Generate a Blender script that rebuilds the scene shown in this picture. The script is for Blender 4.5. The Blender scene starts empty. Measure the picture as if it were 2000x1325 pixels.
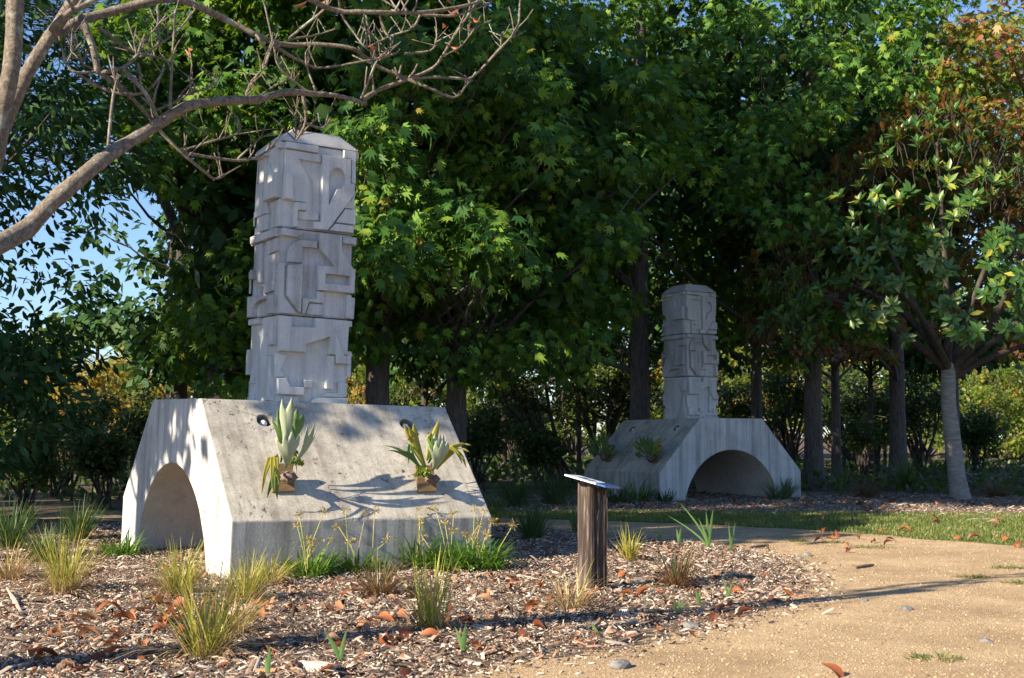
import bpy, bmesh, math, random
import numpy as np
from mathutils import Vector, Matrix, geometry

random.seed(7)
RNG = np.random.default_rng(11)
PI = math.pi
scene = bpy.context.scene
COL = scene.collection

# ------------------------------------------------------------------ camera, sky, sun, exposure
CAM_Z, PITCH, ROLL, FPX = 1.46, 0.0758430687, 0.0055, 2400.0
cam_d = bpy.data.cameras.new('camera')
cam_d.sensor_fit = 'HORIZONTAL'; cam_d.sensor_width = 36.0; cam_d.lens = 36.0 * FPX / 2000.0
cam_d.clip_start = 0.05; cam_d.clip_end = 2000
cam_d.dof.use_dof = True; cam_d.dof.focus_distance = 13.5; cam_d.dof.aperture_fstop = 5.6
cam = bpy.data.objects.new('camera', cam_d); COL.objects.link(cam)
_c, _s = math.cos(PITCH), math.sin(PITCH)
_r0, _u0, _f0 = Vector((1, 0, 0)), Vector((0, -_s, _c)), Vector((0, _c, _s))
_cr, _sr = math.cos(ROLL), math.sin(ROLL)
_R = _r0 * _cr + _u0 * _sr; _U = _r0 * -_sr + _u0 * _cr
cam.matrix_world = Matrix(((_R.x, _U.x, -_f0.x, 0), (_R.y, _U.y, -_f0.y, 0), (_R.z, _U.z, -_f0.z, CAM_Z), (0, 0, 0, 1)))
scene.camera = cam

SUN_AZ, SUN_EL = math.radians(36.0), math.radians(27.0)       # light travels towards +x,+y at this angle from +x
SUN = Vector((-math.cos(SUN_AZ) * math.cos(SUN_EL), -math.sin(SUN_AZ) * math.cos(SUN_EL), math.sin(SUN_EL)))
world = bpy.data.worlds.new('World'); scene.world = world; world.use_nodes = True
wn = world.node_tree.nodes; wl = world.node_tree.links
sky = wn.new('ShaderNodeTexSky'); sky.sky_type = 'NISHITA'; sky.sun_disc = False
sky.sun_elevation = SUN_EL; sky.sun_rotation = math.atan2(SUN.x, SUN.y)
sky.air_density = 1.0; sky.dust_density = 0.25; sky.ozone_density = 2.8
bg = wn['Background']; bg.inputs['Strength'].default_value = 0.07
tint = wn.new('ShaderNodeMix'); tint.data_type = 'RGBA'; tint.blend_type = 'MULTIPLY'; tint.inputs[0].default_value = 1.0; tint.inputs[7].default_value = (0.88, 0.97, 1.14, 1)   # the photograph's cool white balance
wl.new(sky.outputs[0], tint.inputs[6]); wl.new(tint.outputs[2], bg.inputs['Color'])
sl = bpy.data.lights.new('sun', 'SUN'); sl.energy = 4.9; sl.angle = math.radians(0.5); sl.color = (1.0, 0.86, 0.66)
so = bpy.data.objects.new('sun', sl); COL.objects.link(so)
so.rotation_euler = (-SUN).to_track_quat('-Z', 'Y').to_euler(); so.location = (-20, -15, 20)
scene.view_settings.view_transform = 'Standard'; scene.view_settings.look = 'None'
scene.view_settings.exposure = 1.4; scene.view_settings.gamma = 1.0; scene.view_settings.use_curve_mapping = False
try:
    scene.cycles.max_bounces = 8; scene.cycles.transparent_max_bounces = 8
    scene.cycles.use_denoising = True
except Exception: pass

# ------------------------------------------------------------------ helpers
def ray(px, py):
    a, b = px - 1000.0, py - 662.5
    X, Y = (_cr * a + _sr * b) / FPX, -(-_sr * a + _cr * b) / FPX
    return Vector((X, _c - Y * _s, _s + Y * _c))
def gp(px, py, z=0.0):                      # the point of the ground (height z) seen at a photograph pixel
    d = ray(px, py); t = (z - CAM_Z) / d.z
    return Vector((d.x * t, d.y * t, z))
def dp(px, py, depth):                      # the point seen at a photograph pixel, that many metres ahead
    d = ray(px, py); t = depth / d.y
    return Vector((d.x * t, depth, CAM_Z + d.z * t))

def mesh_np(name, V, F, mats=(), smooth=False):
    """V (n,3), F (m,k) constant face size"""
    V = np.ascontiguousarray(V, dtype=np.float32); F = np.ascontiguousarray(F, dtype=np.int32)
    me = bpy.data.meshes.new(name); k = F.shape[1]
    me.vertices.add(len(V)); me.vertices.foreach_set('co', V.ravel())
    me.loops.add(F.size); me.loops.foreach_set('vertex_index', F.ravel())
    me.polygons.add(len(F)); me.polygons.foreach_set('loop_start', np.arange(0, F.size, k, dtype=np.int32))
    if smooth: me.polygons.foreach_set('use_smooth', np.ones(len(F), dtype=bool))
    me.update(calc_edges=True)
    for m in mats: me.materials.append(m)
    return me
def link(name, me, parent=None, loc=None):
    o = bpy.data.objects.new(name, me); COL.objects.link(o)
    if parent is not None: o.parent = parent
    if loc is not None: o.location = loc
    return o
def tag(o, label=None, cat=None, group=None, kind=None):
    if label: o['label'] = label
    if cat: o['category'] = cat
    if group: o['group'] = group
    if kind: o['kind'] = kind
    return o
def thing(name, label, cat, loc=(0, 0, 0), rz=0.0, group=None):
    o = bpy.data.objects.new(name, None); COL.objects.link(o); o.empty_display_size = 0.1
    o.location = loc; o.rotation_euler = (0, 0, rz)
    return tag(o, label, cat, group)

def rot_from(tip, nrm):
    """(n,3) tip direction (local y) and approximate normal (local z) -> (n,3,3)"""
    y = tip / np.linalg.norm(tip, axis=1, keepdims=True)
    x = np.cross(y, nrm); x /= np.linalg.norm(x, axis=1, keepdims=True) + 1e-9
    z = np.cross(x, y)
    return np.stack([x, y, z], axis=2)
def scatter(tv, tf, pos, R, sc):
    tv = np.asarray(tv, float); tf = np.asarray(tf, int)
    sc = np.asarray(sc, float)
    if sc.ndim == 1: sc = sc[:, None].repeat(3, 1)
    V = np.einsum('nij,nkj->nki', R, tv[None] * sc[:, None, :]) + pos[:, None, :]
    F = tf[None] + (np.arange(len(pos)) * len(tv))[:, None, None]
    return V.reshape(-1, 3), F.reshape(-1, tf.shape[1])
def yaw_mats(a):
    c, s = np.cos(a), np.sin(a); z = np.zeros_like(a); o = np.ones_like(a)
    return np.stack([np.stack([c, -s, z], 1), np.stack([s, c, z], 1), np.stack([z, z, o], 1)], 1)
def rnd_rots(n, tilt):
    a = RNG.uniform(0, 2 * PI, n); b = RNG.normal(0, tilt, n); c = RNG.normal(0, tilt, n)
    Y = yaw_mats(a)
    cx, sx = np.cos(b), np.sin(b); cy, sy = np.cos(c), np.sin(c); z = np.zeros(n); o = np.ones(n)
    X = np.stack([np.stack([o, z, z], 1), np.stack([z, cx, -sx], 1), np.stack([z, sx, cx], 1)], 1)
    W = np.stack([np.stack([cy, z, sy], 1), np.stack([z, o, z], 1), np.stack([-sy, z, cy], 1)], 1)
    return Y @ X @ W

class Tubes:
    def __init__(s): s.V = []; s.F = []; s.n = 0
    def add(s, pts, radii, sides=7, bump=0.0):
        pts = [Vector(p) for p in pts]; n = len(pts)
        if n < 2: return
        t0 = (pts[1] - pts[0]).normalized()
        up = Vector((0, 0, 1)) if abs(t0.z) < 0.9 else Vector((1, 0, 0))
        x = t0.cross(up).normalized()
        for i, p in enumerate(pts):
            t = (pts[min(i + 1, n - 1)] - pts[max(i - 1, 0)]).normalized()
            x = (x - t * x.dot(t)).normalized(); y = t.cross(x)
            r = radii[i] if hasattr(radii, '__len__') else radii
            for k in range(sides):
                a = 2 * PI * k / sides; rr = r * (1 + random.uniform(-bump, bump))
                s.V.append(p + x * (math.cos(a) * rr) + y * (math.sin(a) * rr))
        for i in range(n - 1):
            for k in range(sides):
                a = s.n + i * sides + k; b = s.n + i * sides + (k + 1) % sides
                s.F.append((a, b, b + sides, a + sides))
        # end cap as a tiny cone
        s.n += n * sides
        tip = s.n; s.V.append(pts[-1] + (pts[-1] - pts[-2]).normalized() * (radii[-1] if hasattr(radii, '__len__') else radii) * 0.6); s.n += 1
        base = s.n - 1 - sides
        for k in range(sides):
            s.F.append((base + k, base + (k + 1) % sides, tip, tip))
    def build(s, name, mat, parent=None, smooth=True):
        me = bpy.data.meshes.new(name)
        F = [f if f[2] != f[3] else f[:3] for f in s.F]
        me.from_pydata([tuple(v) for v in s.V], [], F); me.materials.append(mat)
        if smooth: me.polygons.foreach_set('use_smooth', np.ones(len(me.polygons), dtype=bool))
        return link(name, me, parent)
def smooth_path(pts, sub=4):
    """Catmull-Rom through the points; each a tuple of numbers"""
    P = [np.array(p, float) for p in pts]; out = []
    for i in range(len(P) - 1):
        p0, p1, p2, p3 = P[max(i - 1, 0)], P[i], P[i + 1], P[min(i + 2, len(P) - 1)]
        for k in range(sub):
            t = k / sub
            out.append(0.5 * ((2 * p1) + (-p0 + p2) * t + (2 * p0 - 5 * p1 + 4 * p2 - p3) * t * t + (-p0 + 3 * p1 - 3 * p2 + p3) * t ** 3))
    out.append(P[-1]); return out

# ------------------------------------------------------------------ materials
def new_mat(name):
    m = bpy.data.materials.new(name); m.use_nodes = True
    nt = m.node_tree; b = nt.nodes['Principled BSDF']
    b.inputs['Specular IOR Level'].default_value = 0.3
    return m, nt, b
def ramp(nt, stops, src=None, interp='LINEAR'):
    r = nt.nodes.new('ShaderNodeValToRGB'); r.color_ramp.interpolation = interp
    el = r.color_ramp.elements
    while len(el) < len(stops): el.new(0.5)
    for e, (p, c) in zip(el, stops):
        e.position = p; e.color = (*c, 1) if len(c) == 3 else c
    if src is not None: nt.links.new(src, r.inputs[0])
    return r
def noise(nt, scale, detail=4, rough=0.6, vec=None, dist=0.0):
    n = nt.nodes.new('ShaderNodeTexNoise'); n.inputs['Scale'].default_value = scale
    n.inputs['Detail'].default_value = detail; n.inputs['Roughness'].default_value = rough; n.inputs['Distortion'].default_value = dist
    if vec is not None: nt.links.new(vec, n.inputs['Vector'])
    return n
def coords(nt, scale=(1, 1, 1), kind='Object'):
    tc = nt.nodes.new('ShaderNodeTexCoord'); mp = nt.nodes.new('ShaderNodeMapping')
    mp.inputs['Scale'].default_value = scale; nt.links.new(tc.outputs[kind], mp.inputs[0]); return mp.outputs[0]
def mix(nt, fac, a, b, mode='MIX'):
    m = nt.nodes.new('ShaderNodeMix'); m.data_type = 'RGBA'; m.blend_type = mode
    for sock, v in ((0, fac), (6, a), (7, b)):
        if isinstance(v, (int, float)): m.inputs[sock].default_value = v
        elif isinstance(v, tuple): m.inputs[sock].default_value = (*v, 1)
        else: nt.links.new(v, m.inputs[sock])
    return m.outputs[2]
def bump(nt, b, h, strength=0.4, dist=0.01):
    n = nt.nodes.new('ShaderNodeBump'); n.inputs['Strength'].default_value = strength; n.inputs['Distance'].default_value = dist
    nt.links.new(h, n.inputs['Height']); nt.links.new(n.outputs[0], b.inputs['Normal']); return n
def island(nt):
    """per piece random number: island of the mesh + the object's own"""
    g = nt.nodes.new('ShaderNodeNewGeometry'); oi = nt.nodes.new('ShaderNodeObjectInfo')
    a = nt.nodes.new('ShaderNodeMath'); a.operation = 'ADD'; nt.links.new(g.outputs['Random Per Island'], a.inputs[0]); nt.links.new(oi.outputs['Random'], a.inputs[1])
    f = nt.nodes.new('ShaderNodeMath'); f.operation = 'FRACT'; nt.links.new(a.outputs[0], f.inputs[0])
    return f.outputs[0], g

def concrete(name, base, dark, light, streak=0.5, pits=0.0, grain=60, gk=0.8):
    m, nt, b = new_mat(name)
    v = coords(nt)
    n1 = noise(nt, 1.6, 6, 0.65, v); n2 = noise(nt, grain, 3, 0.7, v)
    c = ramp(nt, [(0.3, dark), (0.52, base), (0.75, light)], n1.outputs[0]).outputs[0]
    vs = coords(nt, (7, 7, 0.28)); n3 = noise(nt, 1.0, 5, 0.7, vs)          # vertical water stains
    st = ramp(nt, [(0.36, (0.38, 0.37, 0.35)), (0.54, (1, 1, 1))], n3.outputs[0]).outputs[0]
    c = mix(nt, streak, c, st, 'MULTIPLY')
    g = ramp(nt, [(0.3, (0.72, 0.72, 0.7)), (0.6, (1.05, 1.05, 1.05))], n2.outputs[0]).outputs[0]
    c = mix(nt, gk, c, g, 'MULTIPLY')
    h = n2.outputs[0]
    if pits > 0.5:                           # trowel marks down the slope and blotchy weathering
        n5 = noise(nt, 1.0, 5, 0.7, coords(nt, (11, 0.9, 0.9))); c = mix(nt, 0.55, c, ramp(nt, [(0.36, (0.55, 0.54, 0.51)), (0.55, (1.04, 1.03, 1.0))], n5.outputs[0]).outputs[0], 'MULTIPLY')
        n6 = noise(nt, 5.0, 6, 0.75, v); c = mix(nt, 0.6, c, ramp(nt, [(0.36, (0.60, 0.585, 0.55)), (0.56, (1.06, 1.05, 1.02))], n6.outputs[0]).outputs[0], 'MULTIPLY')
    if pits:
        vo = nt.nodes.new('ShaderNodeTexVoronoi'); vo.inputs['Scale'].default_value = 12; vo.inputs['Randomness'].default_value = 1.0
        nw = noise(nt, 16, 3, 0.6, v); mv = nt.nodes.new('ShaderNodeVectorMath'); mv.operation = 'MULTIPLY_ADD'
        nt.links.new(nw.outputs['Color'], mv.inputs[0]); mv.inputs[1].default_value = (0.14, 0.14, 0.14); nt.links.new(v, mv.inputs[2])
        nt.links.new(mv.outputs[0], vo.inputs['Vector'])
        pt = ramp(nt, [(0.19, (0, 0, 0)), (0.26, (1, 1, 1))], vo.outputs['Distance']).outputs[0]
        nm = noise(nt, 2.5, 3, 0.6, v); msk = ramp(nt, [(0.34, (1, 1, 1)), (0.52, (0, 0, 0))], nm.outputs[0]).outputs[0]
        pt = mix(nt, msk, (1.0, 1.0, 1.0), pt)
        c = mix(nt, pits, c, mix(nt, pt, (0.16, 0.15, 0.135), (1.0, 1.0, 1.0)), 'MULTIPLY')
        h = mix(nt, 0.75, n2.outputs['Color'], pt)
    nt.links.new(c, b.inputs['Base Color']); b.inputs['Roughness'].default_value = 0.9
    bump(nt, b, h, 0.5, 0.02 if pits else 0.006)
    return m
M_SMOOTH = concrete('smooth_concrete', (0.56, 0.56, 0.555), (0.43, 0.43, 0.425), (0.66, 0.66, 0.655), 0.7)
M_ROUGH = concrete('pitted_concrete', (0.51, 0.48, 0.425), (0.38, 0.355, 0.315), (0.61, 0.58, 0.52), 0.22, 0.9, 45)
M_SIDE = concrete('stained_concrete', (0.44, 0.43, 0.40), (0.31, 0.30, 0.28), (0.54, 0.53, 0.50), 0.75, 0.25, 55)
M_TUNNEL = concrete('tunnel_concrete', (0.57, 0.515, 0.47), (0.48, 0.43, 0.39), (0.63, 0.575, 0.53), 0.2)
M_CAST = concrete('cast_block_concrete', (0.58, 0.58, 0.575), (0.47, 0.47, 0.465), (0.67, 0.67, 0.665), 0.35, 0.0, 40, 0.35)
M_CAST_DARK = concrete('stained_block_concrete', (0.51, 0.51, 0.515), (0.33, 0.325, 0.32), (0.62, 0.62, 0.62), 0.45, 0.0, 40, 0.45)
M_CAP = concrete('cap_concrete', (0.46, 0.46, 0.465), (0.37, 0.37, 0.37), (0.54, 0.54, 0.54), 0.2)

def leaf_mat(name, stops, trans, tf=0.4, rough=0.45, spec=0.4, under=None):
    m, nt, b = new_mat(name)
    r, g = island(nt)
    c = ramp(nt, stops, r).outputs[0]
    if under: c = mix(nt, g.outputs['Backfacing'], c, ramp(nt, under, r).outputs[0])
    nt.links.new(c, b.inputs['Base Color']); b.inputs['Roughness'].default_value = rough
    b.inputs['Specular IOR Level'].default_value = spec
    t = nt.nodes.new('ShaderNodeBsdfTranslucent'); ms = nt.nodes.new('ShaderNodeMixShader'); ms.inputs[0].default_value = tf
    tc = mix(nt, 0.6, c, trans, 'MIX'); nt.links.new(tc, t.inputs[0])
    out = nt.nodes['Material Output']
    nt.links.new(b.outputs[0], ms.inputs[1]); nt.links.new(t.outputs[0], ms.inputs[2]); nt.links.new(ms.outputs[0], out.inputs[0])
    return m
M_STAR = leaf_mat('star_leaf', [(0.0, (0.020, 0.064, 0.014)), (0.45, (0.040, 0.112, 0.019)), (0.80, (0.12, 0.235, 0.028)), (0.985, (0.17, 0.24, 0.03)), (1.0, (0.26, 0.20, 0.03))], (0.30, 0.50, 0.02), 0.25, 0.55, 0.22)
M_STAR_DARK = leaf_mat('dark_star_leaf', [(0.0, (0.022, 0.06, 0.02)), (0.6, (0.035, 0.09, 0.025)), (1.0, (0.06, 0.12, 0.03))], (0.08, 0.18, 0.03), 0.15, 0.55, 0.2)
M_AUTUMN = leaf_mat('autumn_leaf', [(0.0, (0.08, 0.13, 0.02)), (0.4, (0.17, 0.20, 0.03)), (0.62, (0.30, 0.24, 0.05)), (0.8, (0.34, 0.17, 0.06)), (0.93, (0.28, 0.07, 0.05)), (1.0, (0.13, 0.05, 0.05))], (0.5, 0.3, 0.04), 0.4)
M_GOLD = leaf_mat('golden_leaf', [(0.0, (0.10, 0.14, 0.02)), (0.4, (0.26, 0.22, 0.03)), (0.75, (0.38, 0.25, 0.04)), (1.0, (0.36, 0.14, 0.04))], (0.55, 0.42, 0.05), 0.45)
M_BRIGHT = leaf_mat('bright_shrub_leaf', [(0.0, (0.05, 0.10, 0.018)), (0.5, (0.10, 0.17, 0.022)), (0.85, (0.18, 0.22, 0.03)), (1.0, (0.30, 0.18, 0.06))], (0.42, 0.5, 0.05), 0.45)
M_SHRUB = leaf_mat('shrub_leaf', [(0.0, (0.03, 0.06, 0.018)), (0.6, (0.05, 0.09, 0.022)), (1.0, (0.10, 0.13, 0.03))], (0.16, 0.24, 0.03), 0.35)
M_MAG = leaf_mat('magnolia_leaf', [(0.0, (0.030, 0.085, 0.018)), (0.7, (0.052, 0.125, 0.022)), (0.93, (0.14, 0.21, 0.03)), (1.0, (0.32, 0.30, 0.04))], (0.22, 0.36, 0.02), 0.22, 0.33, 0.45,
                 under=[(0.0, (0.15, 0.055, 0.022)), (0.6, (0.20, 0.08, 0.03)), (1.0, (0.10, 0.13, 0.03))])
M_NEEDLE = leaf_mat('needle_leaf', [(0.0, (0.015, 0.022, 0.015)), (1.0, (0.03, 0.04, 0.025))], (0.04, 0.05, 0.03), 0.1, 0.7, 0.05)
M_BLADE = leaf_mat('green_blade', [(0.0, (0.20, 0.23, 0.035)), (0.45, (0.36, 0.35, 0.06)), (0.8, (0.46, 0.41, 0.09)), (1.0, (0.58, 0.44, 0.17))], (0.50, 0.50, 0.06), 0.35)
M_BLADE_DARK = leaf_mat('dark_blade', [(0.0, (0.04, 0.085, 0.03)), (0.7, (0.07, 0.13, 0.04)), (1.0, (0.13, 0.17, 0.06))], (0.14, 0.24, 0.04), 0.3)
M_DRY = leaf_mat('dry_blade', [(0.0, (0.20, 0.11, 0.055)), (0.5, (0.42, 0.29, 0.15)), (1.0, (0.6, 0.48, 0.29))], (0.45, 0.32, 0.15), 0.3)
M_BROWN = leaf_mat('brown_blade', [(0.0, (0.09, 0.045, 0.03)), (0.6, (0.20, 0.11, 0.055)), (1.0, (0.34, 0.22, 0.11))], (0.32, 0.18, 0.08), 0.3)
M_AGA = leaf_mat('strap_leaf', [(0.0, (0.04, 0.11, 0.018)), (0.6, (0.075, 0.175, 0.025)), (1.0, (0.15, 0.24, 0.04))], (0.25, 0.45, 0.04), 0.35, 0.35)
M_IRIS = leaf_mat('sprout_leaf', [(0.0, (0.12, 0.24, 0.07)), (1.0, (0.22, 0.34, 0.12))], (0.3, 0.45, 0.1), 0.3)
M_LAWN = leaf_mat('lawn_blade', [(0.0, (0.06, 0.11, 0.02)), (0.55, (0.11, 0.155, 0.03)), (0.85, (0.22, 0.22, 0.07)), (1.0, (0.36, 0.30, 0.12))], (0.28, 0.36, 0.05), 0.3)
M_FALLEN = leaf_mat('fallen_leaf_surface', [(0.0, (0.10, 0.035, 0.02)), (0.35, (0.24, 0.075, 0.03)), (0.65, (0.38, 0.13, 0.05)), (0.85, (0.36, 0.21, 0.12)), (1.0, (0.16, 0.09, 0.06))], (0.5, 0.18, 0.05), 0.2, 0.5)
M_STALK = leaf_mat('flower_stalk', [(0.0, (0.24, 0.28, 0.06)), (0.7, (0.36, 0.36, 0.10)), (1.0, (0.40, 0.28, 0.13))], (0.4, 0.42, 0.1), 0.1)
M_SEED = leaf_mat('seed_head', [(0.0, (0.16, 0.10, 0.05)), (0.5, (0.36, 0.30, 0.09)), (1.0, (0.42, 0.33, 0.15))], (0.4, 0.35, 0.1), 0.2)
M_FROND = leaf_mat('frond_green', [(0.0, (0.10, 0.20, 0.05)), (1.0, (0.16, 0.25, 0.07))], (0.3, 0.42, 0.1), 0.25, 0.5, 0.3, under=[(0.0, (0.40, 0.45, 0.30)), (1.0, (0.46, 0.49, 0.35))])
M_FROND_PALE = leaf_mat('frond_pale', [(0.0, (0.36, 0.42, 0.27)), (1.0, (0.46, 0.50, 0.35))], (0.45, 0.5, 0.25), 0.2, 0.6, 0.2)
M_FROND_YEL = leaf_mat('frond_yellow', [(0.0, (0.34, 0.34, 0.05)), (1.0, (0.42, 0.36, 0.06))], (0.5, 0.48, 0.08), 0.3, 0.5)
M_MOSS = leaf_mat('moss_leaf', [(0.0, (0.12, 0.22, 0.03)), (1.0, (0.30, 0.34, 0.06))], (0.35, 0.42, 0.05), 0.3)

def bark(name, a, b_, c_, vscale=(9, 9, 1.4), lichen=None, bstr=0.9, bd=0.03):
    m, nt, b = new_mat(name)
    v = coords(nt, vscale); n = noise(nt, 1.6, 6, 0.7, v, 0.4)
    c = ramp(nt, [(0.32, a), (0.52, b_), (0.72, c_)], n.outputs[0]).outputs[0]
    if lichen:
        n2 = noise(nt, 5.5, 4, 0.6, coords(nt)); c = mix(nt, ramp(nt, [(0.58, (0, 0, 0)), (0.66, (0.85, 0.85, 0.85))], n2.outputs[0]).outputs[0], c, lichen)
    nt.links.new(c, b.inputs['Base Color']); b.inputs['Roughness'].default_value = 0.9
    bump(nt, b, n.outputs[0], bstr, bd); return m
M_BARK = bark('furrowed_bark', (0.035, 0.03, 0.028), (0.10, 0.088, 0.08), (0.17, 0.155, 0.145), (16, 16, 2.2))
M_BARK_PALE = bark('ringed_pale_bark', (0.14, 0.125, 0.11), (0.25, 0.235, 0.22), (0.36, 0.345, 0.32), (2.5, 2.5, 14), (0.24, 0.27, 0.22), 0.6, 0.015)
M_BARK_TWIG = bark('sunlit_branch_bark', (0.085, 0.068, 0.052), (0.20, 0.165, 0.13), (0.34, 0.30, 0.245), (20, 20, 20), (0.36, 0.39, 0.31), 1.0, 0.02)
M_BARK_DARK = bark('dark_bark', (0.025, 0.02, 0.018), (0.06, 0.05, 0.042), (0.10, 0.085, 0.07), (10, 10, 2))

def plain(name, col, rough=0.6, metal=0.0, spec=0.4, var=0.0, vs=40):
    m, nt, b = new_mat(name); b.inputs['Roughness'].default_value = rough; b.inputs['Metallic'].default_value = metal
    b.inputs['Specular IOR Level'].default_value = spec; b.inputs['Base Color'].default_value = (*col, 1)
    if var:
        n = noise(nt, vs, 4, 0.6, coords(nt))
        lo = tuple(x * (1 - var) for x in col); hi = tuple(min(1, x * (1 + var)) for x in col)
        nt.links.new(ramp(nt, [(0.3, lo), (0.7, hi)], n.outputs[0]).outputs[0], b.inputs['Base Color'])
        bump(nt, b, n.outputs[0], 0.3, 0.004)
    return m
M_TIMBER = bark('weathered_timber', (0.022, 0.016, 0.014), (0.062, 0.045, 0.037), (0.26, 0.22, 0.195), (26, 26, 1.6), None, 1.0, 0.012)
M_BOARD = bark('backing_board_wood', (0.12, 0.075, 0.04), (0.20, 0.135, 0.07), (0.28, 0.20, 0.11), (4, 30, 30), None, 0.4, 0.004)
M_PANEL_W = plain('panel_white', (0.78, 0.80, 0.82), 0.35)
M_PANEL_B = plain('panel_blue', (0.03, 0.10, 0.30), 0.35)
M_LAMP = plain('lamp_glass', (0.72, 0.74, 0.76), 0.15, 0, 0.6)
M_RECESS = plain('recess_liner', (0.20, 0.19, 0.175), 0.8, var=0.3)
M_SHIELD = plain('dead_shield_frond', (0.17, 0.125, 0.10), 0.8, var=0.5, vs=30)
M_STONE = plain('grey_stone', (0.16, 0.155, 0.15), 0.9, var=0.4, vs=25)
M_CONE = plain('seed_cone_scale', (0.16, 0.10, 0.065), 0.9, var=0.4, vs=60)
M_STICK = plain('bleached_wood', (0.55, 0.48, 0.39), 0.85, var=0.25, vs=40)
M_STICK_D = plain('dark_stick_wood', (0.17, 0.12, 0.085), 0.9, var=0.4, vs=40)

def chips_mat(name, stops):
    m, nt, b = new_mat(name); r, g = island(nt)
    c = ramp(nt, stops, r).outputs[0]; n = noise(nt, 60, 3, 0.6, coords(nt, (1, 1, 1)))
    c = mix(nt, 0.5, c, ramp(nt, [(0.3, (0.55, 0.55, 0.55)), (0.7, (1.15, 1.15, 1.15))], n.outputs[0]).outputs[0], 'MULTIPLY')
    nt.links.new(c, b.inputs['Base Color']); b.inputs['Roughness'].default_value = 0.9; return m
M_CHIP = chips_mat('mulch_chip', [(0.0, (0.035, 0.026, 0.022)), (0.22, (0.12, 0.082, 0.06)), (0.42, (0.27, 0.20, 0.15)), (0.56, (0.42, 0.34, 0.27)), (0.68, (0.33, 0.15, 0.075)), (0.76, (0.44, 0.36, 0.285)), (1.0, (0.70, 0.62, 0.51))])
M_PEBBLE = chips_mat('gravel_stone', [(0.0, (0.27, 0.18, 0.10)), (0.35, (0.40, 0.28, 0.16)), (0.7, (0.47, 0.34, 0.20)), (0.95, (0.54, 0.41, 0.26)), (1.0, (0.40, 0.36, 0.32))])

def ground_mat(name, a, b_, c_, s1, s2, bs=0.6, bd=0.02, patch=None):
    m, nt, b = new_mat(name); v = coords(nt)
    n1 = noise(nt, s1, 6, 0.65, v); n2 = noise(nt, s2, 4, 0.7, v)
    f = nt.nodes.new('ShaderNodeMath'); f.operation = 'MULTIPLY_ADD'; nt.links.new(n2.outputs[0], f.inputs[0]); f.inputs[1].default_value = 0.6
    f2 = nt.nodes.new('ShaderNodeMath'); f2.operation = 'MULTIPLY'; nt.links.new(n1.outputs[0], f2.inputs[0]); f2.inputs[1].default_value = 0.4
    nt.links.new(f2.outputs[0], f.inputs[2])
    c = ramp(nt, [(0.36, a), (0.5, b_), (0.64, c_)], f.outputs[0]).outputs[0]
    if patch:
        n3 = noise(nt, patch[0], 4, 0.6, v); c = mix(nt, ramp(nt, [(0.5, (0, 0, 0)), (0.68, (0.8, 0.8, 0.8))], n3.outputs[0]).outputs[0], c, patch[1])
    nt.links.new(c, b.inputs['Base Color']); b.inputs['Roughness'].default_value = 0.95; b.inputs['Specular IOR Level'].default_value = 0.15
    bump(nt, b, n2.outputs[0], bs, bd); return m
M_SOIL = ground_mat('forest_floor_soil', (0.05, 0.035, 0.025), (0.11, 0.08, 0.055), (0.18, 0.135, 0.09), 1.2, 30)
M_BED = ground_mat('mulch_bed_soil', (0.08, 0.058, 0.044), (0.19, 0.145, 0.11), (0.34, 0.275, 0.215), 3.0, 55, 0.9, 0.03)
M_GRAVEL = ground_mat('decomposed_granite', (0.27, 0.185, 0.105), (0.455, 0.33, 0.195), (0.62, 0.475, 0.30), 1.3, 75, 1.0, 0.015, (0.7, (0.31, 0.22, 0.13)))
M_TURF = ground_mat('lawn_turf', (0.05, 0.085, 0.02), (0.10, 0.13, 0.03), (0.20, 0.19, 0.07), 2.0, 40, 0.8, 0.03)

# ------------------------------------------------------------------ ground sheets
BED = [gp(*p) for p in ((850, 1345), (1010, 1300), (1200, 1272), (1400, 1230), (1530, 1192), (1600, 1152), (1585, 1112), (1500, 1082), (1400, 1066), (1200, 1046), (1000, 1031), (860, 1022))]
BED = [(p.x, p.y) for p in BED] + [(-4, 19.2), (-9, 21), (-14, 22), (-14, 2.5), (-1.6, 2.5), (-0.9, 5.2)]
LAWN_S = [gp(*p) for p in ((900, 1010), (1000, 1013), (1200, 1019), (1400, 1026), (1600, 1037), (1740, 1047), (1790, 1053), (1870, 1058), (2000, 1068), (2200, 1088))]
LAWN_N = [gp(*p) for p in ((2500, 1008), (2000, 1005), (1800, 1003), (1600, 1001), (1400, 1000), (1200, 999), (1000, 1001), (900, 1003))]
LAWN = [(p.x, p.y) for p in LAWN_S] + [(12, 14), (20, 16)] + [(p.x, p.y) for p in LAWN_N]
PATH = [(-1.2, 1.0), (-1.3, 5.2), (-0.6, 6.0)] + [(x - 0.25, y - 0.2) for x, y in BED[0:1]] + [(x - 0.35, y - 0.15) for x, y in BED[1:6]] + [(x - 0.4, y) for x, y in BED[6:8]] + [(x - 0.1, y - 0.5) for x, y in BED[8:12]] + [(-4, 18.8), (-8, 19.8), (-8, 22.5)] + [(p.x, p.y + 0.35) for p in LAWN_S] + [(12, 14.5), (24, 17), (24, 1.0)]
def wiggle(poly, step, amp, seed):
    rr = np.random.default_rng(seed); out = []
    for i in range(len(poly)):
        a, b = np.array(poly[i]), np.array(poly[(i + 1) % len(poly)]); L = np.linalg.norm(b - a); n = max(1, int(L / step))
        for k in range(n): out.append(tuple(a + (b - a) * k / n + (rr.normal(0, amp, 2) if (k or i) else 0)))
    return out
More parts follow.
